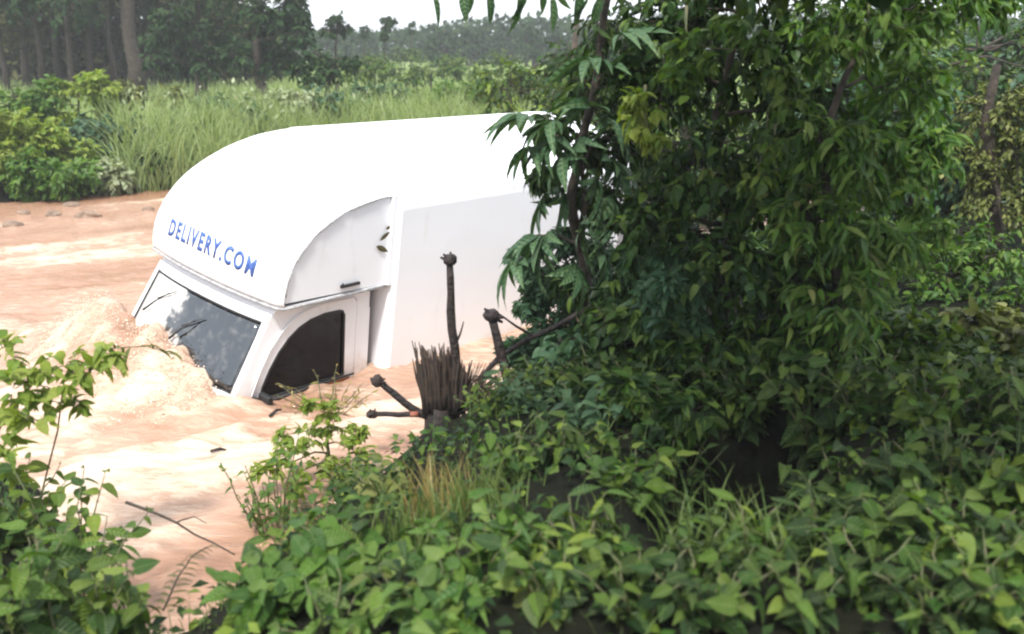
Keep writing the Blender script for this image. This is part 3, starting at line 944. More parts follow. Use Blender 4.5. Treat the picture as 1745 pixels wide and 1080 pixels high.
limb(st, [(722, 745), (700, 748), (712, 775)], .010, .005, False)
mb = MB(); c_ = Lc(706, 706, SY - .03); mb.tube([c_ + Vector((-.03, 0, 0)), c_ + Vector((.03, 0, .004))], [.024, .022], 8)
mb.build('cut_face', M['cut_wood'], st)
pb = foot(880, 6.9)
pb = Vector((at(880, 690, 6.9).x, 6.9, float(ground_z(at(880, 690, 6.9).x, 6.9))))
po_ = empty('cut_sapling', pb, 'dark leaning pole with a knobbly cut top right of the splintered stump', 'pole')
limb(po_, [(884, 740), (872, 670), (853, 600), (838, 540)], .046, .032, True, pb, 6.9)
fb = at(820, 645, 7.1)
fo = empty('bare_branch', fb, 'thin bare branch slanting up behind the knobbly pole', 'branch')
limb(fo, [(815, 650), (850, 610), (895, 580), (935, 562), (1010, 520)], .022, .018, False, fb, 7.1)
limb(fo, [(912, 575), (880, 556), (852, 536), (838, 528)], .012, .005, False, fb, 7.1)
limb(fo, [(880, 588), (862, 572)], .008, .004, False, fb, 7.1)

# ------------------------------------------------------------------ leaning tree by the truck's back
def whorls(cents, n, ln, rng, down=.35):
    """fans of long leaflets: each fan hangs from one leaf stalk"""
    P, D, U, S = [], [], [], []
    for c, ax in cents:
        ax = unit(np.array(ax, float)); s_ = unit(np.cross(ax, [0.1, .3, 1.0])); t_ = np.cross(ax, s_)
        for k in range(n):
            q = (k / (n - 1) - .5) * 3.3
            d = ax * math.cos(q) + (s_ if abs(s_[2]) < 2 else t_) * math.sin(q) + rng.normal(size=3) * .10
            d[2] -= down * .6
            P.append(np.array(c, float)); D.append(d); U.append(t_ * (1 if t_[2] > 0 else -1) + rng.normal(size=3) * .3)
            S.append(ln * (1 - .3 * abs(q) / 1.65) * rng.uniform(.8, 1.15))
    return np.array(P), unit(np.array(D)), unit(np.array(U)), np.array(S)

rng = np.random.default_rng(21); rnd = random.Random(21)
tb_ = foot(1012, 7.3)
t1 = empty('leaning_tree', tb_, 'slender leaning tree with fans of long leaflets over the back of the truck', 'tree')
def limb_to(root, base, pts, r0, r1, mat='bark_pale', name='branch'):
    P_ = [Vector(p) - base for p in pts]; fine = []
    for i in range(len(P_) - 1): fine += wiggle(P_[i], P_[i + 1], 3, .02, rnd)[:-1]
    fine.append(P_[-1]); n_ = len(fine)
    mb = MB(); mb.tube(fine, [r0 + (r1 - r0) * i / (n_ - 1) for i in range(n_)], 8, .08, rnd)
    return mb.build(name, M[mat], root)
limb_to(t1, tb_, [tb_, at(1005, 520, 7.25), at(990, 420, 7.2), at(972, 345, 7.1), at(985, 270, 7.1), at(1012, 160, 7.1), at(1030, 20, 7.0), at(1050, -120, 6.9)], .05, .024, 'bark', 'trunk')
limb_to(t1, tb_, [at(985, 410, 7.2), at(998, 350, 7.1), at(992, 290, 7.1), at(1010, 240, 7.0)], .024, .014, 'bark')
limb_to(t1, tb_, [at(988, 270, 7.1), at(960, 240, 7.0), at(935, 222, 6.9)], .018, .008)
limb_to(t1, tb_, [at(990, 420, 7.2), at(955, 402, 7.0), at(915, 400, 6.85)], .016, .006)
limb_to(t1, tb_, [at(1048, -30, 7.0), at(960, -46, 6.4), at(850, -40, 6.0), at(730, -34, 5.8)], .022, .006)
cents = []
def C(px, py, Y, dx, dz, dy=-.25): cents.append((at(px, py, Y), (dx, dy, dz)))
for q in [(918, 402, 6.85, -1, -.1), (930, 400, 6.8, -.6, -.7), (940, 205, 6.85, -1, .0), (985, 455, 6.8, .2, -.5), (950, 235, 6.8, -1, -.3), (960, 262, 6.8, -.7, -.8), (985, 240, 6.8, -.4, -.7),
          (1015, 300, 6.9, .3, -1), (1040, 270, 6.9, .8, -.4), (1000, 180, 6.9, -.3, .3), (1035, 200, 6.9, .6, -.2), (1040, 120, 6.9, .3, .4), (1075, 160, 6.8, .5, -.5),
          (1010, 100, 6.9, -.6, .1), (1065, 60, 6.8, .4, .2), (1090, 330, 6.7, .4, -.5), (1045, 340, 6.8, .2, -.9), (1080, 420, 6.6, -.2, -.5), (1130, 450, 6.4, .9, -.2),
          (1110, 480, 6.4, .2, -.9), (1160, 500, 6.3, .9, -.4), (895, 195, 6.9, -.9, .1), (905, 250, 6.85, -.8, -.5), (880, 440, 6.8, -.8, -.5), (930, 330, 7.0, -.5, -.8), (955, 320, 6.9, .2, -1), (1000, 375, 6.9, -.2, -1), (1020, 420, 6.8, .6, -.6)]: C(*q)
P, D, U, S = whorls(cents, 8, .40, rng)
# leaves that hang from the branch above the picture's upper edge
hp = []
for px in (738, 790, 802, 832, 848, 880, 892, 925, 938, 950, 985, 1002, 1030, 1055, 1062):
    hp.append(at(px + rnd.uniform(-4, 4), -28 + rnd.uniform(-4, 22), 6.1))
hp = np.array([tuple(p) for p in hp]); n_ = len(hp)
P = np.concatenate([P, hp]); D = np.concatenate([D, unit(np.stack([rng.uniform(-.5, .5, n_), rng.uniform(-.3, .3, n_), -np.ones(n_)], 1))])
U = np.concatenate([U, unit(rng.normal(size=(n_, 3)) + np.array([0, -1, 0]))]); S = np.concatenate([S, rng.uniform(.16, .27, n_)])
leaf_objs(t1, 'lance', 'leaf_teal', P, D, U, S, rng)
P, D, U, S, TW = spray([blob(1010, 150, 7.3, 60), blob(1050, 240, 7.3, 60), blob(1060, 60, 7.3, 80), blob(940, 215, 7.2, 34), blob(925, 300, 7.3, 20), blob(975, 480, 7.3, 40), blob(1000, 250, 7.3, 35), blob(1040, 340, 7.3, 50), blob(1000, 330, 7.4, 25)], 34, 9, .12, rng, .6)
twig_part(t1, TW, .007, 'bark', rnd)
grow(t1, P, D, U, S, 'lance', 'leaf_dark', rng, 90)

# ------------------------------------------------------------------ trees on the right of the truck
def trunk_px(px, Y, pts): 
    f_ = foot(px, Y); return f_, [f_] + [at(*p) for p in pts]
f_, tk = trunk_px(1235, 6.8, [(1225, 560, 6.7), (1240, 380, 6.6), (1220, 200, 6.6), (1260, 20, 6.5), (1270, -160, 6.4)])
tree('dense_tree', 'dense dark green tree filling the space right of the leaning tree', 'tree', f_, tk, .05,
     [blob(*b) for b in ((1130, 150, 6.9, 95), (1240, 90, 6.7, 110), (1345, 190, 6.5, 105), (1190, 290, 6.5, 105), (1310, 330, 6.3, 105), (1115, 390, 6.6, 85), (1225, 450, 6.2, 105), (1345, 480, 6.1, 95), (1140, 540, 6.3, 80), (1255, 590, 6.0, 80), (1150, 30, 7, 95), (1290, -30, 6.6, 120), (1075, 500, 6.8, 70), (1070, 590, 6.6, 70), (1160, 640, 6.2, 65))],
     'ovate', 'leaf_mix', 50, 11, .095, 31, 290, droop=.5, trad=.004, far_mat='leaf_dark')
f_, tk = trunk_px(1440, 6.2, [(1430, 640, 6.1), (1420, 420, 6.0), (1400, 230, 6.0), (1450, 110, 6.1), (1500, 20, 6.2), (1520, -120, 6.2)])
tree('branching_tree', 'taller tree with pinkish bare branches showing near the top right', 'tree', f_, tk, .04,
     [blob(*b) for b in ((1420, 60, 6.6, 100), (1540, 150, 6.6, 85), (1470, 260, 6.4, 90), (1600, 10, 6.6, 95), (1390, 380, 5.9, 85), (1480, 400, 5.9, 85), (1560, 260, 6.5, 70), (1430, 520, 5.7, 90), (1420, 250, 5.8, 80), (1440, 620, 5.7, 80), (1500, -60, 6.2, 120), (1690, -10, 6.8, 50))],
     'lance', 'leaf_mix', 52, 11, .12, 32, 290, bark='bark', droop=.45, trad=.004, far_mat='leaf_bright')
f_, tk = trunk_px(1700, 9.5, [(1700, 500, 9.5), (1690, 330, 9.5), (1680, 200, 9.5), (1700, 110, 9.5)])
tree('half_bare_tree', 'dull olive half bare tree at the right edge', 'tree', f_, tk, .12,
     [blob(*b) for b in ((1690, 190, 9.6, 60), (1730, 260, 9.5, 75), (1650, 270, 9.6, 60), (1700, 340, 9.4, 70), (1780, 200, 9.4, 90))],
     'small', 'leaf_olive', 60, 11, .07, 33, 200, droop=.4)
f_, tk = trunk_px(1625, 7.8, [(1620, 620, 7.8), (1600, 520, 7.8), (1640, 440, 7.8)])
tree('lime_shrub', 'bright green shrub below the half bare tree', 'shrub', f_, tk, .05,
     [blob(*b) for b in ((1545, 400, 7.9, 65), (1610, 460, 7.8, 75), (1690, 430, 7.8, 60), (1540, 540, 7.6, 75), (1640, 560, 7.5, 80), (1720, 540, 7.5, 80), (1480, 600, 7.4, 60), (1580, 640, 7.2, 70))],
     'ovate', 'leaf_bright', 36, 9, .085, 34, 280, droop=.35)
f_, tk = trunk_px(990, 7.9, [(985, 600, 7.9), (975, 520, 7.9), (965, 450, 7.9)])
tree('small_leaved_shrub', 'small leaved shrub with light showing through, hiding the truck\'s rear corner', 'shrub', f_, tk, .035,
     [blob(*b) for b in ((890, 440, 7.7, 24), (930, 620, 7.3, 55), (880, 600, 7.4, 30), (925, 470, 7.7, 42), (975, 500, 7.7, 52), (905, 520, 7.7, 30), (1010, 440, 7.7, 48), (945, 570, 7.5, 48), (1005, 600, 7.4, 60), (965, 410, 7.7, 26), (1060, 620, 7.2, 60), (950, 640, 7.2, 45))],
     'small', 'leaf_teal', 90, 11, .075, 35, 280, droop=.35, trad=.004)
for i_, (lab_, mt_, bl_) in enumerate((('yellow green creeper hanging in the dense tree next to the leaning tree', 'leaf_lime', ((1100, 205, 6.3, 34), (1085, 170, 6.35, 26), (1125, 235, 6.3, 24))),
                         ('light green creeper hanging in the upper middle of the dense tree', 'leaf_bright', ((1170, 70, 6.1, 30), (1195, 110, 6.1, 34), (1160, 130, 6.1, 22), (1250, 40, 6.0, 30), (1300, 70, 5.9, 26))),
                         ('pale green creeper spread over the branching tree near the top edge', 'leaf_bright', ((1480, 30, 6.0, 40), (1430, 70, 6.0, 30), (1540, 70, 6.0, 40), (1590, 40, 6.1, 30))),
                         ('light green creeper hanging low on the branching tree', 'leaf_bright', ((1540, 300, 6.2, 36), (1560, 350, 6.2, 30), (1500, 330, 6.1, 26), (1590, 390, 6.2, 30))),
                         ('dull light creeper hanging between the two big trees', 'leaf_mid', ((1320, 230, 5.7, 32), (1290, 300, 5.7, 30), (1350, 180, 5.7, 28), (1330, 120, 5.8, 26))))):
    top_ = at(bl_[0][0], bl_[0][1] - 60, bl_[0][2] + .1)
    tree('creeper', lab_, 'creeper', top_, [top_, at(bl_[0][0], bl_[0][1], bl_[0][2]), at(bl_[-1][0], bl_[-1][1] + 25, bl_[-1][2])], .008, [blob(*q) for q in bl_], 'ovate', mt_, 11, 7, .085, 250 + i_, 290, bark='stem', trad=.002, droop=.5)
# unseen overhead canopy added to shade the right bank; trunk right of the frame
f_, tk = trunk_px(2050, 4.6, [(2040, 500, 4.6), (1960, 100, 4.6), (1760, -260, 4.5)])
tree('shade_canopy', 'unseen canopy added overhead to shade the right bank, trunk beyond the frame', 'tree', f_, tk, .16,
     [blob(*b) for b in ((1400, -260, 4.9, 210), (1620, -230, 4.8, 190), (1220, -330, 5.0, 200), (1880, 200, 5.0, 110), (1330, -120, 5.6, 110), (1500, -330, 4.3, 200), (1740, -400, 4, 250), (1200, -420, 4.3, 230))] +
     [(Vector(c), r_) for c, r_ in (((2.2, 3.4, 5.3), .8), ((1.5, 2.6, 5.4), .8), ((1.0, 3.8, 5.3), .7), ((2.9, 2.4, 5.2), .8), ((2.0, 1.6, 5.4), .8), ((.6, 1.8, 5.5), .7), ((3.4, 1.2, 5.2), .8), ((-.2, 2.9, 5.6), .6), ((3.9, 3.0, 5.1), .8))],
     'ovate', 'leaf_dark', 60, 12, .13, 36, 60, droop=.5)
for i, (px, Y, top, lab) in enumerate(((1150, 13.5, 60, 'broad bush on the bank behind the dense dark tree'), (1350, 14, 30, 'tall bush behind the tree with pinkish branches'),
                                   (1560, 13, 90, 'bush on the bank seen past the bright green shrub'), (1760, 14, 140, 'bush furthest right on the bank, behind the half bare tree'), (1640, 17, 10, 'tall tree on the bank behind the half bare tree'), (1765, 19, -20, 'tall tree at the far right end of the bank'), (1480, 18, 0, 'tall tree on the bank showing between branches at the upper right'), (1010, 17, 110, 'bushy tree on the bank just behind the truck\'s back end'))):
    f_ = foot(px, Y); H_ = at(px, top, Y).z - f_.z
    rr = random.Random(60 + i); w_ = 1.7
    bl = [(f_ + Vector((rr.uniform(-w_, w_), rr.uniform(-1, 1), rr.uniform(.15, .9) * H_)), rr.uniform(.6, .9)) for k in range(16)]
    tree('bank_bush', lab, 'bush', f_, [f_, f_ + Vector((.1, 0, H_ * .5)), f_ + Vector((0, .1, H_ * .9))], .12, bl, 'small', ('leaf_dark', 'leaf_mid', 'leaf_teal')[i % 3], 40, 10, .15, 70 + i, 0, group='bushes on the right bank')


# bushes standing between the trees and the near plants
MID = [
 (1130, 6.35, 400, 38, 'leaf_teal', 'ovate', 'bluish shoot standing just in front of the dense tree'),
 (1090, 6.9, 500, 75, 'leaf_dark', 'ovate', 'dark bush right beneath the dense tree, by the small leaved shrub'),
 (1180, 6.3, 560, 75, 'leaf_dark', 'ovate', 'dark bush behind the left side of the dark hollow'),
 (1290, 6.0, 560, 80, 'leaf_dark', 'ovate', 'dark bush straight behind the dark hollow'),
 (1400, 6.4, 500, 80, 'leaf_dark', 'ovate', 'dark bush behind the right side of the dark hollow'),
 (1500, 6.2, 560, 75, 'leaf_mid', 'ovate', 'green bush below the branching tree'),
 (1600, 5.9, 590, 75, 'leaf_mid', 'ovate', 'green bush in front of the bright green shrub'),
 (1700, 6.1, 560, 80, 'leaf_olive', 'ovate', 'olive bush at the right edge in front of the half bare tree'),
 (1010, 6.7, 590, 60, 'leaf_teal', 'ovate', 'bluish green bush at the foot of the leaning tree'),
 (1110, 5.4, 640, 65, 'leaf_dark', 'ovate', 'dark bush over the shaded plant left of the hollow'),
 (1330, 9.5, 420, 120, 'leaf_dark', 'ovate', 'wide dark bush glimpsed between the two big trees'),
 (1200, 9.5, 430, 120, 'leaf_dark', 'ovate', 'wide dark bush glimpsed behind the dense tree'),
 (1080, 9.8, 430, 70, 'leaf_teal', 'ovate', 'bush at the water behind the small leaved shrub'),
 (1480, 9.5, 420, 110, 'leaf_mid', 'ovate', 'wide bush behind the branching tree'),
]
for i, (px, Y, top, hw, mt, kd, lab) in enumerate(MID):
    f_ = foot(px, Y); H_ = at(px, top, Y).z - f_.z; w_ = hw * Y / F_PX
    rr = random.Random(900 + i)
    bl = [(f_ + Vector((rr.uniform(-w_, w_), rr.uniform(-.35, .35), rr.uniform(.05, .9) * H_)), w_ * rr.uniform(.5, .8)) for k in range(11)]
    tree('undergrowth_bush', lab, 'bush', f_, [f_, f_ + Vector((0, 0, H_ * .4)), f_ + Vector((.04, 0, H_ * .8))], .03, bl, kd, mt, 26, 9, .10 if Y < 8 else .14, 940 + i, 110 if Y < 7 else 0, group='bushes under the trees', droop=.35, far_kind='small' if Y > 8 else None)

# ------------------------------------------------------------------ leafy plants of the near bank
def ptop(px, Y, py): return at(px, py, Y).z
OV, HE, LA = 'ovate', 'heart', 'lance'
WEEDS = [
 # px, Y, top py, spread, stems, leaves per stem, leaf, kind, material, label
 (25, 5.0, 800, .42, 9, 12, .13, OV, 'leaf_mid', 'leafy weed at the left edge where the bank meets the water'),
 (135, 4.7, 835, .40, 9, 12, .12, OV, 'leaf_mid', 'leafy weed below the pale leaved shrub, at the waterline'),
 (60, 4.1, 870, .42, 9, 12, .14, HE, 'leaf_bright', 'broad leaved weed in the lower left corner, second from the edge'),
 (150, 4.1, 915, .32, 8, 12, .13, HE, 'leaf_mid', 'broad leaved weed left of the start of the bare twig'),
 (10, 3.5, 910, .40, 9, 12, .15, HE, 'leaf_mid', 'large leaved weed in the bottom left corner of the frame'),
 (120, 3.4, 960, .36, 9, 11, .14, HE, 'leaf_bright', 'light green weed at the bottom edge under the left corner'),
 (215, 3.6, 1000, .22, 7, 10, .12, HE, 'leaf_mid', 'low weed at the bottom left of the dry fern frond'),
 (455, 3.5, 985, .24, 8, 11, .12, HE, 'leaf_bright', 'heart leaved weed right of the dry fern frond'),
 (510, 4.2, 895, .28, 8, 12, .11, HE, 'leaf_mid', 'weed beside the inlet right of the bare twig end'),
 (555, 4.5, 865, .34, 9, 12, .10, OV, 'leaf_mid', 'bushy weed under the pale bush in front of the cab'),
 (520, 3.6, 965, .34, 9, 11, .15, HE, 'leaf_bright', 'big leaved plant at the bottom, left of centre'),
 (620, 3.7, 940, .34, 9, 11, .14, HE, 'leaf_bright', 'plant with a large drooping leaf left of the dry grass tuft'),
 (690, 3.3, 1010, .28, 8, 10, .12, OV, 'leaf_mid', 'weed at the bottom edge under the dry grass tuft'),
 (800, 3.4, 975, .30, 8, 11, .13, HE, 'leaf_bright', 'plant with bright pointed leaves right of the dry grass tuft'),
 (880, 3.6, 940, .32, 9, 11, .12, HE, 'leaf_bright', 'bright heart leaved plant at the bottom centre'),
 (655, 4.8, 850, .30, 8, 12, .09, OV, 'leaf_olive', 'dull green weed below the foot of the splintered stump'),
 (870, 4.7, 850, .34, 9, 12, .10, OV, 'leaf_mid', 'weed standing between dry grass tuft and broad leaved climber'),
 (965, 4.7, 800, .36, 9, 12, .11, HE, 'leaf_dark', 'dark weed under the cut pole, on the slope'),
 (985, 3.5, 960, .32, 8, 11, .12, OV, 'leaf_mid', 'low plant left of the grass in the shade'),
 (1085, 4.3, 850, .34, 9, 11, .13, HE, 'leaf_mix', 'broad leaved climber at the left edge of the dark hollow'),
 (1085, 3.4, 985, .30, 8, 10, .11, OV, 'leaf_mid', 'low light green plant left of the shaded grass blades'),
 (470, 5.9, 800, .26, 8, 12, .08, OV, 'leaf_bright', 'light bush by the water, left of the pale leaved bush'),
 (600, 6.0, 775, .26, 8, 12, .08, OV, 'leaf_mid', 'green bush between the pale leaved bush and the stump'),
 (845, 6.2, 725, .30, 9, 13, .085, OV, 'leaf_mid', 'green bush right of the foot of the splintered stump'),
 (900, 6.0, 700, .34, 10, 13, .09, OV, 'leaf_teal', 'bushy plant at the foot of the knobbly cut pole'),
 (935, 6.2, 675, .34, 10, 13, .09, OV, 'leaf_mid', 'bushy plant right of the knobbly cut pole'),
 (1010, 6.0, 650, .38, 10, 13, .10, HE, 'leaf_dark', 'dark plant under the small leaved shrub'),
 (1085, 5.5, 680, .38, 10, 13, .11, HE, 'leaf_dark', 'shaded plant above the broad leaved climber'),
 (1150, 4.9, 760, .30, 8, 12, .11, OV, 'leaf_dark', 'shaded plant at the upper left of the dark hollow'),
 (1390, 5.3, 600, .42, 9, 13, .12, HE, 'leaf_dark', 'tall dark plant right above the dark hollow'),
 (1480, 5.0, 610, .42, 10, 13, .12, HE, 'leaf_mix', 'tall broad leaved plant below the bright green shrub'),
 (1580, 4.8, 640, .42, 10, 13, .12, OV, 'leaf_mix', 'tall plant right of centre of the right hand slope'),
 (1670, 4.8, 590, .42, 10, 13, .12, HE, 'leaf_mix', 'tall plant near the right edge below the half bare tree'),
 (1750, 4.5, 640, .40, 9, 13, .13, OV, 'leaf_mix', 'tall plant cut by the right edge of the frame'),
 (1430, 4.3, 770, .34, 9, 12, .12, HE, 'leaf_dark', 'dark plant at the right rim of the dark hollow'),
 (1530, 4.1, 780, .38, 9, 12, .12, HE, 'leaf_mix', 'leafy plant in the middle of the right hand slope'),
 (1630, 4.0, 750, .38, 9, 12, .12, OV, 'leaf_dark', 'dark leafy plant low on the right hand slope'),
 (1720, 3.8, 800, .36, 9, 12, .13, HE, 'leaf_mix', 'broad leaved plant low by the right edge'),
 (1400, 3.6, 945, .26, 7, 11, .10, OV, 'leaf_dark', 'low dark plant below the dark hollow'),
 (1520, 3.5, 920, .32, 8, 11, .12, HE, 'leaf_dark', 'low plant at the bottom right, left of the corner'),
 (1640, 3.4, 950, .32, 8, 11, .12, OV, 'leaf_mix', 'low plant at the bottom right near the corner'),
 (1735, 3.3, 960, .30, 8, 11, .12, HE, 'leaf_dark', 'plant filling the bottom right corner'),
 (1180, 3.3, 1010, .24, 7, 10, .10, OV, 'leaf_mix', 'low weed among the shaded grass blades'),
 (1290, 3.4, 1030, .24, 7, 9, .09, OV, 'leaf_mix', 'small weed at the bottom edge under the dark hollow'),
 (1470, 3.2, 1030, .28, 8, 10, .11, OV, 'leaf_olive', 'yellowish weed at the bottom edge of the right slope'),
 (1090, 3.05, 1050, .28, 9, 9, .09, OV, 'leaf_mix', 'small leaved weed at the bottom edge left of the arching pale grass'),
 (1210, 3.0, 1062, .28, 9, 9, .09, HE, 'leaf_dark', 'dark weed at the very bottom under the arching pale grass'),
 (1370, 3.0, 1062, .28, 9, 9, .09, OV, 'leaf_dark', 'dark weed at the very bottom right of the arching pale grass'),
 (1590, 3.0, 1050, .30, 9, 9, .10, HE, 'leaf_mix', 'mixed green weed at the very bottom, left of the bottom right corner'),
 (1690, 3.0, 1040, .30, 9, 9, .10, OV, 'leaf_mix', 'mixed green weed at the very bottom in the right corner'),
 (1000, 5.2, 735, .34, 9, 12, .13, HE, 'leaf_teal', 'bluish heart leaved plant below the small leaved shrub'),
 (1260, 5.6, 660, .34, 9, 12, .11, HE, 'leaf_dark', 'dark heart leaved plant hanging over the back of the hollow'),
 (750, 3.1, 1050, .26, 7, 9, .12, HE, 'leaf_bright', 'leafy weed cut by the bottom edge at centre'),
 (570, 3.15, 1040, .28, 8, 9, .14, HE, 'leaf_bright', 'large leaved weed cut by the bottom edge, left of centre'),
 (930, 3.15, 1040, .26, 7, 9, .12, OV, 'leaf_bright', 'leafy weed cut by the bottom edge, right of centre'),
]
for i, (px, Y, py, sp, ns, lp, ll, kd, mt, lab) in enumerate(WEEDS):
    py += (0, -28, 18, -12, 24)[i % 5]; ns += (0, 2, -2)[i % 3]
    b = foot(px, Y)
    h = max(.22, ptop(px, Y, py) - b.z)
    if Y > 5.2: ns = int(ns * 2.3); sp *= 1.15
    if Y < 3.9: ll *= 1.12
    if i % 5 == 3 and Y < 5.2: kd = LA; ll *= 1.25; py -= 25
    if i % 7 == 5 and Y < 5.2: mt = 'leaf_mix'
    if px > 1050 and i % 3 != 1: mt = 'leaf_dark'  # shade of the right bank put into darker leaf colours
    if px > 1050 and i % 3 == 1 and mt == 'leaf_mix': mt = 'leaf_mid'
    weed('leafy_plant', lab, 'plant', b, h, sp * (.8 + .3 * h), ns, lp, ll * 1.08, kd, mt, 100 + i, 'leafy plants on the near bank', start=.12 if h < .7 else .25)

f_ = onz(560, 800, .12)
tree('pale_bush', 'pale leaved bush standing in front of the cab door', 'bush', f_, [f_, f_ + Vector((0, 0, .2)), f_ + Vector((.02, 0, .4))], .018,
     [blob(*b) for b in ((490, 775, 6.4, 30), (530, 745, 6.5, 32), (575, 735, 6.5, 34), (605, 770, 6.4, 30), (545, 790, 6.4, 40), (500, 820, 6.2, 36), (590, 815, 6.3, 36), (450, 800, 6.3, 20), (560, 700, 6.5, 22), (530, 690, 6.5, 14), (610, 735, 6.5, 18), (480, 745, 6.5, 18))],
     'ovate', 'leaf_lime', 11, 7, .065, 205, 290, bark='stem', trad=.003, droop=.05)

# shrub over the water at the left
f_ = foot(-60, 5.0)
tree('overhanging_shrub', 'olive leaved shrub reaching over the water from the left edge', 'shrub', f_, [f_, at(-20, 760, 5.0), at(20, 690, 5.1), at(70, 640, 5.2)], .02,
     [blob(*b) for b in ((10, 600, 5.2, 34), (60, 625, 5.2, 42), (20, 665, 5.1, 45), (110, 615, 5.3, 34), (95, 665, 5.2, 36), (150, 630, 5.3, 30), (50, 715, 5.0, 40), (-10, 740, 5.0, 50), (190, 605, 5.3, 20), (130, 690, 5.2, 22), (20, 790, 4.9, 40))],
     'ovate', 'leaf_lime', 5, 6, .10, 201, 290, bark='stem', trad=.004, droop=.0)
# arching twig with sparse leaves
ab = foot(60, 5.2)
ar = empty('arching_twig', ab, 'long arching twig with sparse yellowish leaves above the brown water', 'twig')
pts = [ab, at(110, 640, 5.3), at(180, 595, 5.4), at(250, 590, 5.5), at(300, 605, 5.6)]
limb_to(ar, ab, pts, .006, .002, 'stem', 'stem')
rng = np.random.default_rng(5)
P = np.array([tuple(Vector(pts[1 + k // 5]).lerp(pts[2 + k // 5], (k % 5) / 5)) for k in range(15)])
D = unit(np.stack([rng.uniform(-.2, 1, 15), rng.uniform(-.6, .6, 15), rng.uniform(-.5, .6, 15)], 1)); U = unit(rng.normal(size=(15, 3)) * .4 + np.array([0, 0, 1]))
leaf_objs(ar, LA, 'leaf_olive', P, D, U, rng.uniform(.09, .15, 15), rng)

# bare twig across the inlet and the dry fern frond
tw0 = onz(225, 860, .42); tw = empty('bare_twig', tw0, 'thin bare twig lying across the mouth of the muddy inlet', 'twig')
limb_to(tw, tw0, [onz(215, 856, .45), onz(300, 890, .40), onz(400, 945, .35)], .010, .004, 'bark', 'stem')
limb_to(tw, tw0, [onz(300, 890, .40), onz(330, 880, .42), onz(352, 892, .4)], .005, .002, 'bark', 'side_twig')
fr0 = onz(285, 1030, .5); fr = empty('fern_frond', fr0, 'dark withered fern frond arching over the muddy inlet', 'fern')
fp = [onz(278, 1040, .45), onz(300, 990, .52), onz(325, 950, .55), onz(362, 928, .5)]
limb_to(fr, fr0, fp, .006, .002, 'bark', 'stem')
P, D = [], []
for k in range(26):
    t = k / 26 * 3; i = min(int(t), 2); P.append(tuple(fp[i].lerp(fp[i + 1], t - i)))
    tn = (fp[i + 1] - fp[i]).normalized(); sdv = tn.cross(Vector((0, 0, 1))) * (1 if k % 2 else -1)
    D.append(tuple(sdv + tn * .4))
leaf_objs(fr, LA, 'leaf_brown', np.array(P), unit(np.array(D)), np.tile([0, 0, 1.0], (26, 1)), np.linspace(.11, .05, 26), rng, 'leaflet')

# dead shrub in the water under the cab door
db = onz(560, 705, 0.0)
rnd = random.Random(8); rng = np.random.default_rng(8)
ds = weed('dead_shrub', 'tangle of yellowish dead stalks in the water under the cab door', 'shrub', Vector((db.x, db.y, -.1)), .42, .55, 16, 9, .09, LA, 'grass_dry', 204, droop=.2, stem_mat='stem')

# grass tufts
def tuft(px, Y, lab, n, h, w, mat, seed, r=.25, lean=.5):
    rng = np.random.default_rng(seed); b = foot(px, Y)
    a = rng.uniform(0, 2 * np.pi, n); q = r * np.sqrt(rng.random(n))
    V, Q = grass_np(np.stack([np.cos(a) * q, np.sin(a) * q, np.zeros(n) - .03], 1), h, w, rng, lean, 5)
    o_ = put('grass_tuft', mesh_np('grass_tuft', V, [Q]), M[mat]); o_.location = b
    return tag(o_, lab, 'grass', 'grass tufts on the near bank')
tuft(755, 4.3, 'dry straw coloured grass tuft in the middle of the green bank', 110, .28, .006, 'grass_dry', 301, .2, .35)
tuft(715, 4.0, 'brownish green grass tuft left of the straw coloured tuft', 150, .26, .006, 'grass', 302, .2, .4)
tuft(830, 4.2, 'green grass tuft right of the straw coloured tuft', 120, .26, .006, 'grass', 303, .16, .4)
tuft(1215, 3.5, 'arching pale grass blades left of the dark hollow\'s floor', 90, .30, .007, 'grass', 304, .22, .9)
tuft(1330, 3.5, 'grass blades on the floor of the dark hollow', 90, .26, .006, 'grass', 305, .25, .8)

# undergrowth that nobody could count
rng = np.random.default_rng(401)
def keep(x, y):
    s = near_s(x, y); vis = np.abs(x) < y * .56 + .8
    return (s > .32) & vis & (np.hypot(x + .6, y - 6.8) > .65)
g = scatter(60000, (-7, 9, 2.4, 17), rng, keep)
d_ = np.hypot(g[:, 0], g[:, 1]); hollow = (np.abs(g[:, 0] - g[:, 1] * .24) < .09 * g[:, 1]) & (g[:, 1] < 5.6) & (g[:, 1] > 3.5)
g = g[(rng.random(len(g)) < np.clip(np.where(d_ < 5, .45, 5 / d_), .25, 1)) & ~(hollow & (rng.random(len(g)) < .75))]
n_ = len(g)
hh = rng.uniform(0, .26, n_) ** 1.2
g[:, 2] += hh
D = unit(np.stack([rng.normal(size=n_), rng.normal(size=n_), rng.uniform(-.4, .5, n_)], 1)); U = unit(np.stack([rng.normal(size=n_) * .4, rng.normal(size=n_) * .4, np.ones(n_)], 1))
h1 = rng.random(n_) < .3
tag(put('undergrowth', leaves_mesh('undergrowth', 'small', g[h1], D[h1], U[h1], rng.uniform(.05, .10, h1.sum()), rng), M['leaf_mid']), 'low leafy undergrowth covering the near bank', 'undergrowth', kind='stuff')
tag(put('ground_cover', leaves_mesh('ground_cover', 'small', g[~h1], D[~h1], U[~h1], rng.uniform(.05, .11, (~h1).sum()), rng), M['leaf_dark']), 'dark creeping ground cover between the plants', 'ground cover', kind='stuff')
gg = scatter(6000, (-6, 8, 2.4, 12), rng, lambda x, y: keep(x, y) & (x < .14 * y + .1))
V, Q = grass_np(gg, .22, .004, rng, .6)
tag(put('bank_grass', mesh_np('bank_grass', V, [Q]), M['grass']), 'thin grass growing through the undergrowth', 'grass', kind='stuff')

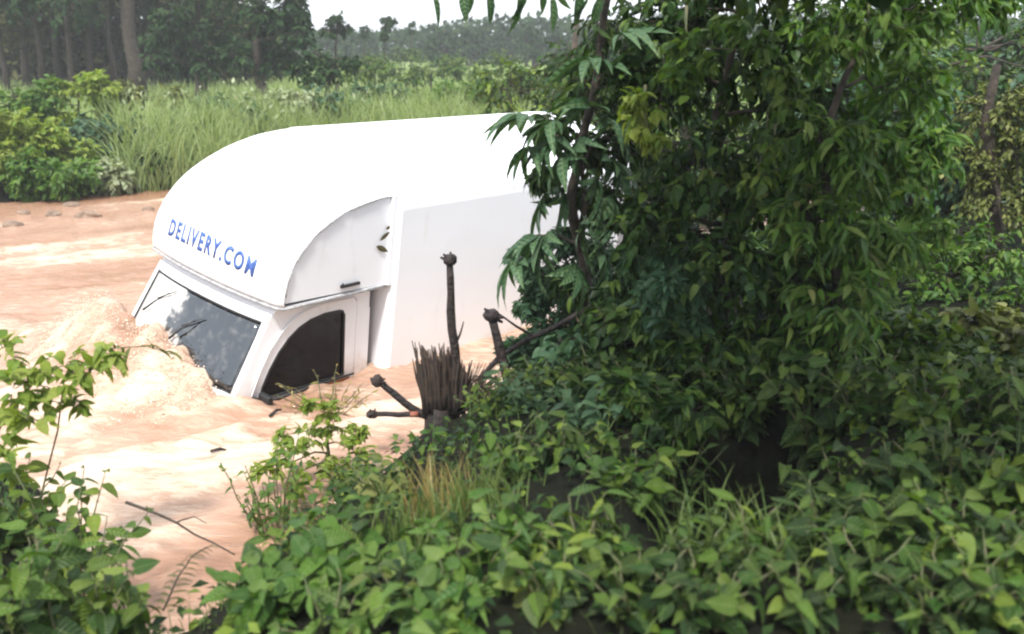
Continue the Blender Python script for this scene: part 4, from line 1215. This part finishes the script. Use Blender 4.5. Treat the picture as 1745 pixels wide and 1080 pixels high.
# ------------------------------------------------------------------ far bank
rnd = random.Random(77)
FB = [ # px, Y, top py, half width px, material, label
 (15, 21.0, 175, 60, 'leaf_lime', 'light green bush at the left edge of the far bank'),
 (95, 21.5, 210, 55, 'leaf_lime', 'bush on the far bank, second from the left edge'),
 (25, 20.8, 250, 55, 'leaf_bright', 'low bright bush at the waterline by the left edge'),
 (105, 20.9, 275, 50, 'leaf_bright', 'low bush at the waterline behind the rocks'),
 (180, 21.8, 285, 42, 'leaf_pale', 'pale leaved bush ending the row at the waterline'),
 (170, 23.0, 190, 60, 'leaf_teal', 'bluish green bush above the pale leaved bush'),
 (30, 25.0, 120, 75, 'leaf_bright', 'bright bush behind the row, at the left edge'),
 (140, 25.5, 115, 70, 'leaf_lime', 'yellow green bush in front of the wood'),
 (250, 26.0, 135, 65, 'leaf_olive', 'olive bush in front of the thick trunk'),
 (350, 26.5, 150, 60, 'leaf_teal', 'hazy bush beside the reeds'),
 (255, 23.5, 225, 55, 'leaf_teal', 'dark green bush at the bank left of the truck nose'),
 (315, 24.5, 195, 60, 'leaf_mid', 'bush just above the curve of the truck nose'),
 (400, 25.0, 165, 60, 'leaf_teal', 'bush among the reeds above the front of the roof'),
 (480, 25.5, 150, 60, 'leaf_pale', 'pale tufted bush above the front of the roof'),
 (560, 26.0, 150, 50, 'leaf_teal', 'low bush under the dark rounded bush'),
 (235, 22.8, 265, 40, 'leaf_dark', 'dark bush at the waterline beside the truck nose'),
 (640, 28.0, 135, 50, 'leaf_teal', 'soft green bush above the middle of the roof'),
 (720, 29.0, 140, 50, 'leaf_mid', 'mid green bush above the middle of the roof'),
 (840, 26.0, 130, 45, 'leaf_mid', 'green bush above the rear end of the roof'),
 (790, 27.0, 140, 45, 'leaf_bright', 'bright bush above the rear half of the roof'),
]
for i, (px, Y, top, hw, mt, lab) in enumerate(FB):
    f_ = foot(px, Y); f_.z = max(f_.z, .1); H_ = at(px, top, Y).z - f_.z; w_ = hw * Y / F_PX
    bl = [(f_ + Vector((rnd.uniform(-w_, w_), rnd.uniform(-.6, .6), rnd.uniform(.1, .85) * H_)), rnd.uniform(.28, .45)) for k in range(16)]
    tree('far_bank_bush', lab, 'bush', f_, [f_, f_ + Vector((0, 0, H_ * .4)), f_ + Vector((.05, 0, H_ * .8))], .05, bl, 'small', mt, 20, 9, .17, 500 + i, 0, group='bushes on the far bank')
# tall reeds and grass
rng = np.random.default_rng(601)
def bandk(x0, x1, t0, t1): return lambda x, y: (far_s(x, y) > t0) & (far_s(x, y) < t1) & (x / y > (x0 - 872) / F_PX) & (x / y < (x1 - 872) / F_PX)
g = scatter(60000, (-14, 3, 20, 30), rng, bandk(195, 900, -.2, 4.5))
g = g[rng.random(len(g)) < np.clip(.55 + 2.2 * fbm(g[:, 0] * .9, g[:, 1] * .9, 3, 77), .2, 1)]
V, Q = grass_np(g, 1.45, .02, rng, .5)
V[:, 2] += 0
tag(put('tall_reeds', mesh_np('tall_reeds', V, [Q]), M['grass_pale']), 'tall hazy reeds along the far bank behind the truck', 'reeds', kind='stuff')
g = scatter(1100, (-14, 3, 21, 29), rng, bandk(200, 700, 1.0, 4.0)); g[:, 2] += 1.25 * rng.uniform(.8, 1.4, len(g))
D = unit(np.stack([rng.normal(size=len(g)) * .5, rng.normal(size=len(g)) * .5, np.ones(len(g))], 1)); U = unit(rng.normal(size=(len(g), 3)))
tag(put('reed_plumes', leaves_mesh('reed_plumes', 'small', g, D, U, rng.uniform(.08, .18, len(g)), rng), M['leaf_pale']), 'pale seed plumes on top of the reeds', 'plumes', kind='stuff')
g = scatter(150000, (-40, 45, 24, 75), rng, lambda x, y: (far_s(x, y) > 3) & (np.abs(x) < y * .56 + 2) & (rng.random(len(x)) < np.clip(26 / y, 0, 1) ** 1.2))
V, Q = grass_np(g, .55, .02, rng, .4, 2)
tag(put('meadow_grass', mesh_np('meadow_grass', V, [Q]), M['grass_pale']), 'pale green meadow rising behind the far bank', 'grass', kind='stuff')

# wood at the left: tall bare trunks
def tall_tree(px, Y, r, H, lab, seed, crown0=.45, nb=9, cr=1.0, mat='leaf_far', name='tall_tree', group='tall trees of the wood', lean=0, cat='tree', cw=1.0, bark='bark', twn=16, ll=.32):
    f_ = foot(px, Y); rr = random.Random(seed)
    top = f_ + Vector((lean, 0, H))
    bl = []
    for k in range(nb):
        t = crown0 + (1 - crown0) * (k + .5) / nb
        a = rr.uniform(0, 6.28); q = rr.uniform(.2, 1.0) * cw
        bl.append((f_.lerp(top, t) + Vector((math.cos(a) * q, math.sin(a) * q, 0)), cr * rr.uniform(.6, 1.1)))
    return tree(name, lab, cat, f_, [f_, f_.lerp(top, .35), f_.lerp(top, .7), top], r, bl, 'small', mat, twn, 8, ll, seed, 0, bark=bark, group=group, trad=.03)
TT_ = [(12, 46, .14, 'slim trunk at the left edge of the wood'), (48, 50, .18, 'second trunk of the wood from the left edge'), (72, 44, .12, 'thin straight trunk in the left part of the wood'),
       (104, 52, .20, 'trunk in the middle of the wood, before the dense bushes'), (128, 43, .13, 'thin trunk above the yellow green bush'), (160, 50, .16, 'trunk left of the thick trunk, further back'),
       (196, 47, .14, 'slim trunk just left of the thick trunk'), (262, 50, .14, 'slim trunk just right of the thick trunk'), (30, 57, .18, 'rear trunk seen between the first two'), (140, 60, .2, 'rearmost trunk in the middle of the wood')]
for i, (px, Y, r, lab) in enumerate(TT_):
    tall_tree(px, Y, r, 9 + (i * 37 % 40) / 10, lab, 700 + i, .28, 10, 1.25, 'leaf_far' if i % 3 else 'leaf_wood', cw=1.6, twn=26, ll=.36)
tall_tree(234, 42, .34, 12, 'thickest dark trunk of the wood rising above the olive bush', 720, .40, 9, 1.2, name='thick_trunked_tree', cw=1.6)
# dark spreading trees right of the wood
def crown_tree(px, Y, blobs, lab, seed, r=.25, mat='leaf_far', name='spreading_tree', ll=.28, tw=36, group=None, bark='bark', lp=9):
    f_ = foot(px, Y)
    bl = [blob(a, b, Y + random.Random(seed + k).uniform(-1.2, 1.2), c_) for k, (a, b, c_) in enumerate(blobs)]
    top = max(bl, key=lambda q: q[0].z)[0]
    return tree(name, lab, 'tree', f_, [f_, f_.lerp(Vector((f_.x, f_.y, top.z)), .5), Vector((f_.x + .2, f_.y, top.z))], r, bl, 'small', mat, tw, lp, ll, seed, 0, group=group, trad=.025, bark=bark)
crown_tree(345, 40, [(300, 30, 40), (350, -10, 50), (300, 85, 32), (380, 50, 42), (270, 60, 30), (330, 60, 45), (400, 90, 35), (270, 100, 28), (310, 110, 26), (350, 105, 32), (400, -20, 50)], 'dark spreading tree right of the thick trunk', 730, .25)
crown_tree(445, 38, [(430, 10, 45), (480, 40, 36), (500, 5, 30), (440, 70, 38), (490, 90, 28), (400, 95, 28), (512, 62, 22), (505, 30, 20), (460, 30, 40), (460, 110, 25), (460, -50, 50), (350, -50, 50)], 'dark tree at the edge of the open sky', 731, .25)
crown_tree(575, 44, [(572, 42, 18), (560, 52, 13), (588, 50, 13), (575, 30, 10)], 'small round tree against the sky', 732, .10, ll=.22, tw=22)
crown_tree(560, 31, [(540, 100, 22), (575, 110, 22), (600, 105, 14), (510, 118, 18), (560, 128, 22), (530, 132, 20)], 'dark rounded bush behind the reeds', 733, .12, ll=.2, name='rounded_bush', tw=26)
crown_tree(657, 58, [(657, 30, 9), (660, 45, 9), (655, 60, 7), (668, 38, 6)], 'slender tree with a small tuft crown on the skyline', 734, .09, ll=.25, tw=16, name='slender_tree')
crown_tree(622, 66, [(622, 48, 7), (620, 58, 6)], 'tiny tree on the skyline between the round and the slender one', 735, .07, ll=.25, tw=12, name='skyline_tree')
crown_tree(701, 72, [(701, 42, 6), (703, 52, 7)], 'tiny tree on the skyline right of the slender one', 736, .07, ll=.25, tw=12, name='skyline_tree')
crown_tree(975, 24, [(978, -60, 40), (960, -90, 40)], 'straight grey trunk rising out of the picture above the truck\'s rear', 737, .12, name='straight_tree', bark='bark_pale')
crown_tree(900, 27, [(860, 150, 22), (890, 130, 28), (925, 140, 28), (880, 170, 22), (950, 165, 30), (985, 140, 36), (960, 110, 30), (1000, 180, 30)], 'leafy tree behind the truck\'s rear corner', 738, .14, mat='leaf_mid', ll=.2, tw=34, name='leafy_tree')
crown_tree(1060, 25, [(1020, 90, 36), (1060, 70, 40), (1000, 130, 34), (1060, 150, 44), (1110, 100, 44)], 'bushy tree behind the leaning tree', 739, .16, mat='leaf_teal', ll=.2, tw=36, name='leafy_tree')
# distant treeline
for i in range(17):
    px = 735 + i * 17 + (i * 29 % 11); Y = 84 + (i * 53 % 17)
    f_ = foot(px, Y); H_ = at(px, 62 - (i * 31 % 20), Y).z - f_.z; r_ = .75 + (i * 17 % 5) * .12
    bl = [(f_ + Vector((0, 0, H_ * (.3 + .65 * k / 5))), r_ * (1.15 - .15 * k)) for k in range(6)]
    o_ = tree('distant_tree', 'pointed tree in the hazy row on the horizon above the truck', 'tree', f_, [f_, f_ + Vector((0, 0, H_ * .6)), f_ + Vector((0, 0, H_))], .12, bl, 'small', 'leaf_far', 9, 7, .42, 800 + i, 0, group='row of distant trees on the horizon', trad=.03)
rng = np.random.default_rng(900)
n_ = 26000
x = rng.uniform(-75, 75, n_); y = 105 + rng.uniform(-6, 14, n_)
top = 4.2 + 2.2 * fbm(x * .09, x * 0, 4, 13) + 2.6 * np.exp(-((x + 48) / 20) ** 2)
open_ = np.exp(-((x + 16) / 10) ** 2) * 1.0
z = ground_z(x, y) + rng.random(n_) ** .8 * top * (1 - .45 * open_)
P = np.stack([x, y, z], 1)
tag(put('distant_wood', leaves_mesh('distant_wood', 'small', P, unit(rng.normal(size=(n_, 3))), unit(rng.normal(size=(n_, 3))), rng.uniform(.5, 1.0, n_), rng), M['leaf_far']), 'hazy line of far woodland along the horizon', 'woodland', kind='stuff')
# dim undergrowth of the left wood
n_ = 42000
x = rng.uniform(-46, -13, n_); y = 52 + rng.uniform(0, 6, n_)
z = ground_z(x, y) + rng.random(n_) ** 1.3 * (10.5 + 6 * fbm(x * .2, x * 0, 3, 19)) * np.clip((-12 - x) / 8, .2, 1)
tag(put('wood_undergrowth', leaves_mesh('wood_undergrowth', 'small', np.stack([x, y, z], 1), unit(rng.normal(size=(n_, 3))), unit(rng.normal(size=(n_, 3))), rng.uniform(.3, .7, n_), rng), M['leaf_wood']), 'brownish thicket between and behind the tall trunks', 'thicket', kind='stuff')

for i, (px, Y, w_, lab) in enumerate(((640, 52, 1.3, 'small bush in the meadow left of the slender tree'), (735, 46, 1.5, 'round bush in the meadow right of the slender tree'), (800, 60, 2.0, 'wide low bush further back in the meadow'),
                                (690, 70, 1.8, 'farthest small bush at the back of the meadow'), (835, 40, 1.4, 'bush in the meadow beside the leafy tree'), (605, 40, 1.2, 'tuft of scrub in the meadow right of the dark rounded bush'))):
    f_ = foot(px, Y); rr = random.Random(990 + i)
    bl = [(f_ + Vector((rr.uniform(-w_, w_), rr.uniform(-.6, .6), rr.uniform(.3, 1.5))), .6) for k in range(8)]
    tree('meadow_bush', lab, 'bush', f_, [f_, f_ + Vector((0, 0, .6)), f_ + Vector((.1, 0, 1.3))], .05, bl, 'small', 'leaf_mid', 16, 7, .24, 990 + i, 0, group='bushes in the meadow')

# ------------------------------------------------------------------ rocks and drift on the water
for i, (px, py, s, lab) in enumerate(((150, 368, .19, 'largest dark rock at the waterline of the far bank'), (92, 366, .13, 'small pale rock left of the largest rock'), (22, 384, .14, 'flat rock near the left edge on the water'),
                                  (122, 350, .12, 'rock against the bank above the largest rock'), (42, 364, .12, 'rock between the flat one and the pale one'), (252, 358, .10, 'lone rock in the water left of the truck\'s nose'))):
    rr = random.Random(40 + i); c_ = onz(px, py, .03)
    bm = bmesh.new(); bmesh.ops.create_icosphere(bm, subdivisions=3, radius=1)
    for v in bm.verts:
        k = 1 + .55 * (vnoise(v.co.x * 1.4 + i * 9 + 5, v.co.y * 1.4 + v.co.z * 1.1 + 3, i) - .5)
        v.co = Vector((v.co.x * 1.25, v.co.y, v.co.z * .62)) * float(k) * s
    me = bpy.data.meshes.new('rock'); bm.to_mesh(me); bm.free()
    o_ = put('rock', me, M['rock']); o_.location = c_; o_.rotation_euler = (0, 0, i * 1.3)
    tag(o_, lab, 'rock', 'rocks by the far bank')
rnd = random.Random(55)
for i, (px, py, dx, ln, lab) in enumerate(((372, 768, .8, .12, 'small dark chip floating below the wave'), (470, 712, .3, .16, 'bent twig drifting below the cab corner'))):
    c_ = onz(px, py, .05); c_.z = float(water_z(c_.x, c_.y)) + .012
    o_ = MB(); d = Vector((dx, 1 - dx, 0)).normalized() * ln / 2
    o_.tube([-d, d * .2 + Vector((0, .01, .012)), d], [.012, .014, .007], 6)
    q = o_.build('drift_stick', M['bark_black']); q.location = c_
    tag(q, lab, 'stick', 'sticks drifting on the water')
# droplets thrown up along the wave in front of the cab
rng = np.random.default_rng(66); V, Q = [], []; o_c = np.array([[1, 0, 0], [-1, 0, 0], [0, 1, 0], [0, -1, 0], [0, 0, 1], [0, 0, -1]], float)
o_f = np.array([[0, 2, 4], [2, 1, 4], [1, 3, 4], [3, 0, 4], [2, 0, 5], [1, 2, 5], [3, 1, 5], [0, 3, 5]])
k = 0
for _ in range(3600):
    u, v = 1.68 + abs(rng.normal()) * .4, rng.uniform(-1.9, .7)
    w = TR @ Vector((u, v, 0)); x, y = TT.x + w.x, TT.y + w.y
    z = float(water_z(x, y)) + abs(rng.normal()) * .05 * (1.2 - .35 * (u - 1.75))
    r_ = .002 + .009 * rng.random() ** 3
    V.append(o_c * r_ * rng.uniform(.7, 1.3, 3) + np.array([x, y, z])); Q.append(o_f + 6 * k); k += 1
M['froth'] = plain('froth', (.62, .52, .41), .2)
tag(put('water_spray', mesh_np('water_spray', np.concatenate(V), [np.concatenate(Q)], True), M['froth']), 'drops and froth thrown up by the wave at the cab front', 'spray', kind='stuff')
# wet leaf debris on the truck's nose
for i, (x, z, s, a_, lab) in enumerate(((.16, .42, .15, 2.6, 'wet leaf stuck high on the side of the nose'), (.10, .52, .12, 2.9, 'wet leaf stuck nearest the top seam of the nose side'), (.20, .37, .18, 3.6, 'largest wet leaf stuck on the nose side'))):
    me = mesh_np('stuck_leaf', LT['lance'][2][0] * np.array([1, 1, .15]) * s, [LT['lance'][2][1]])
    me.materials.append(M['leaf_brown'])
    o_ = bpy.data.objects.new('stuck_leaf', me); COL.objects.link(o_)
    o_.matrix_world = TM @ Matrix.Translation((x, 1.0, z)) @ Matrix.Rotation(-a_, 4, 'Y') @ Matrix.Rotation(math.pi / 2, 4, 'X')
    tag(o_, lab, 'leaf', 'wet leaves stuck on the truck')

# ------------------------------------------------------------------ haze
mb = MB(); mb.box(-640, 640, -40, 900, -3.2, 24)
# closed volume of even, thin air
m, n, out = new_mat('haze_air')
pv = n.nodes.new('ShaderNodeVolumePrincipled')
pv.inputs['Color'].default_value = (.95, .97, 1, 1); pv.inputs['Density'].default_value = HAZE
pv.inputs['Anisotropy'].default_value = 0.1
n.links.new(pv.outputs[0], out.inputs['Volume'])
tag(mb.build('haze', m, smooth=False), kind='stuff')
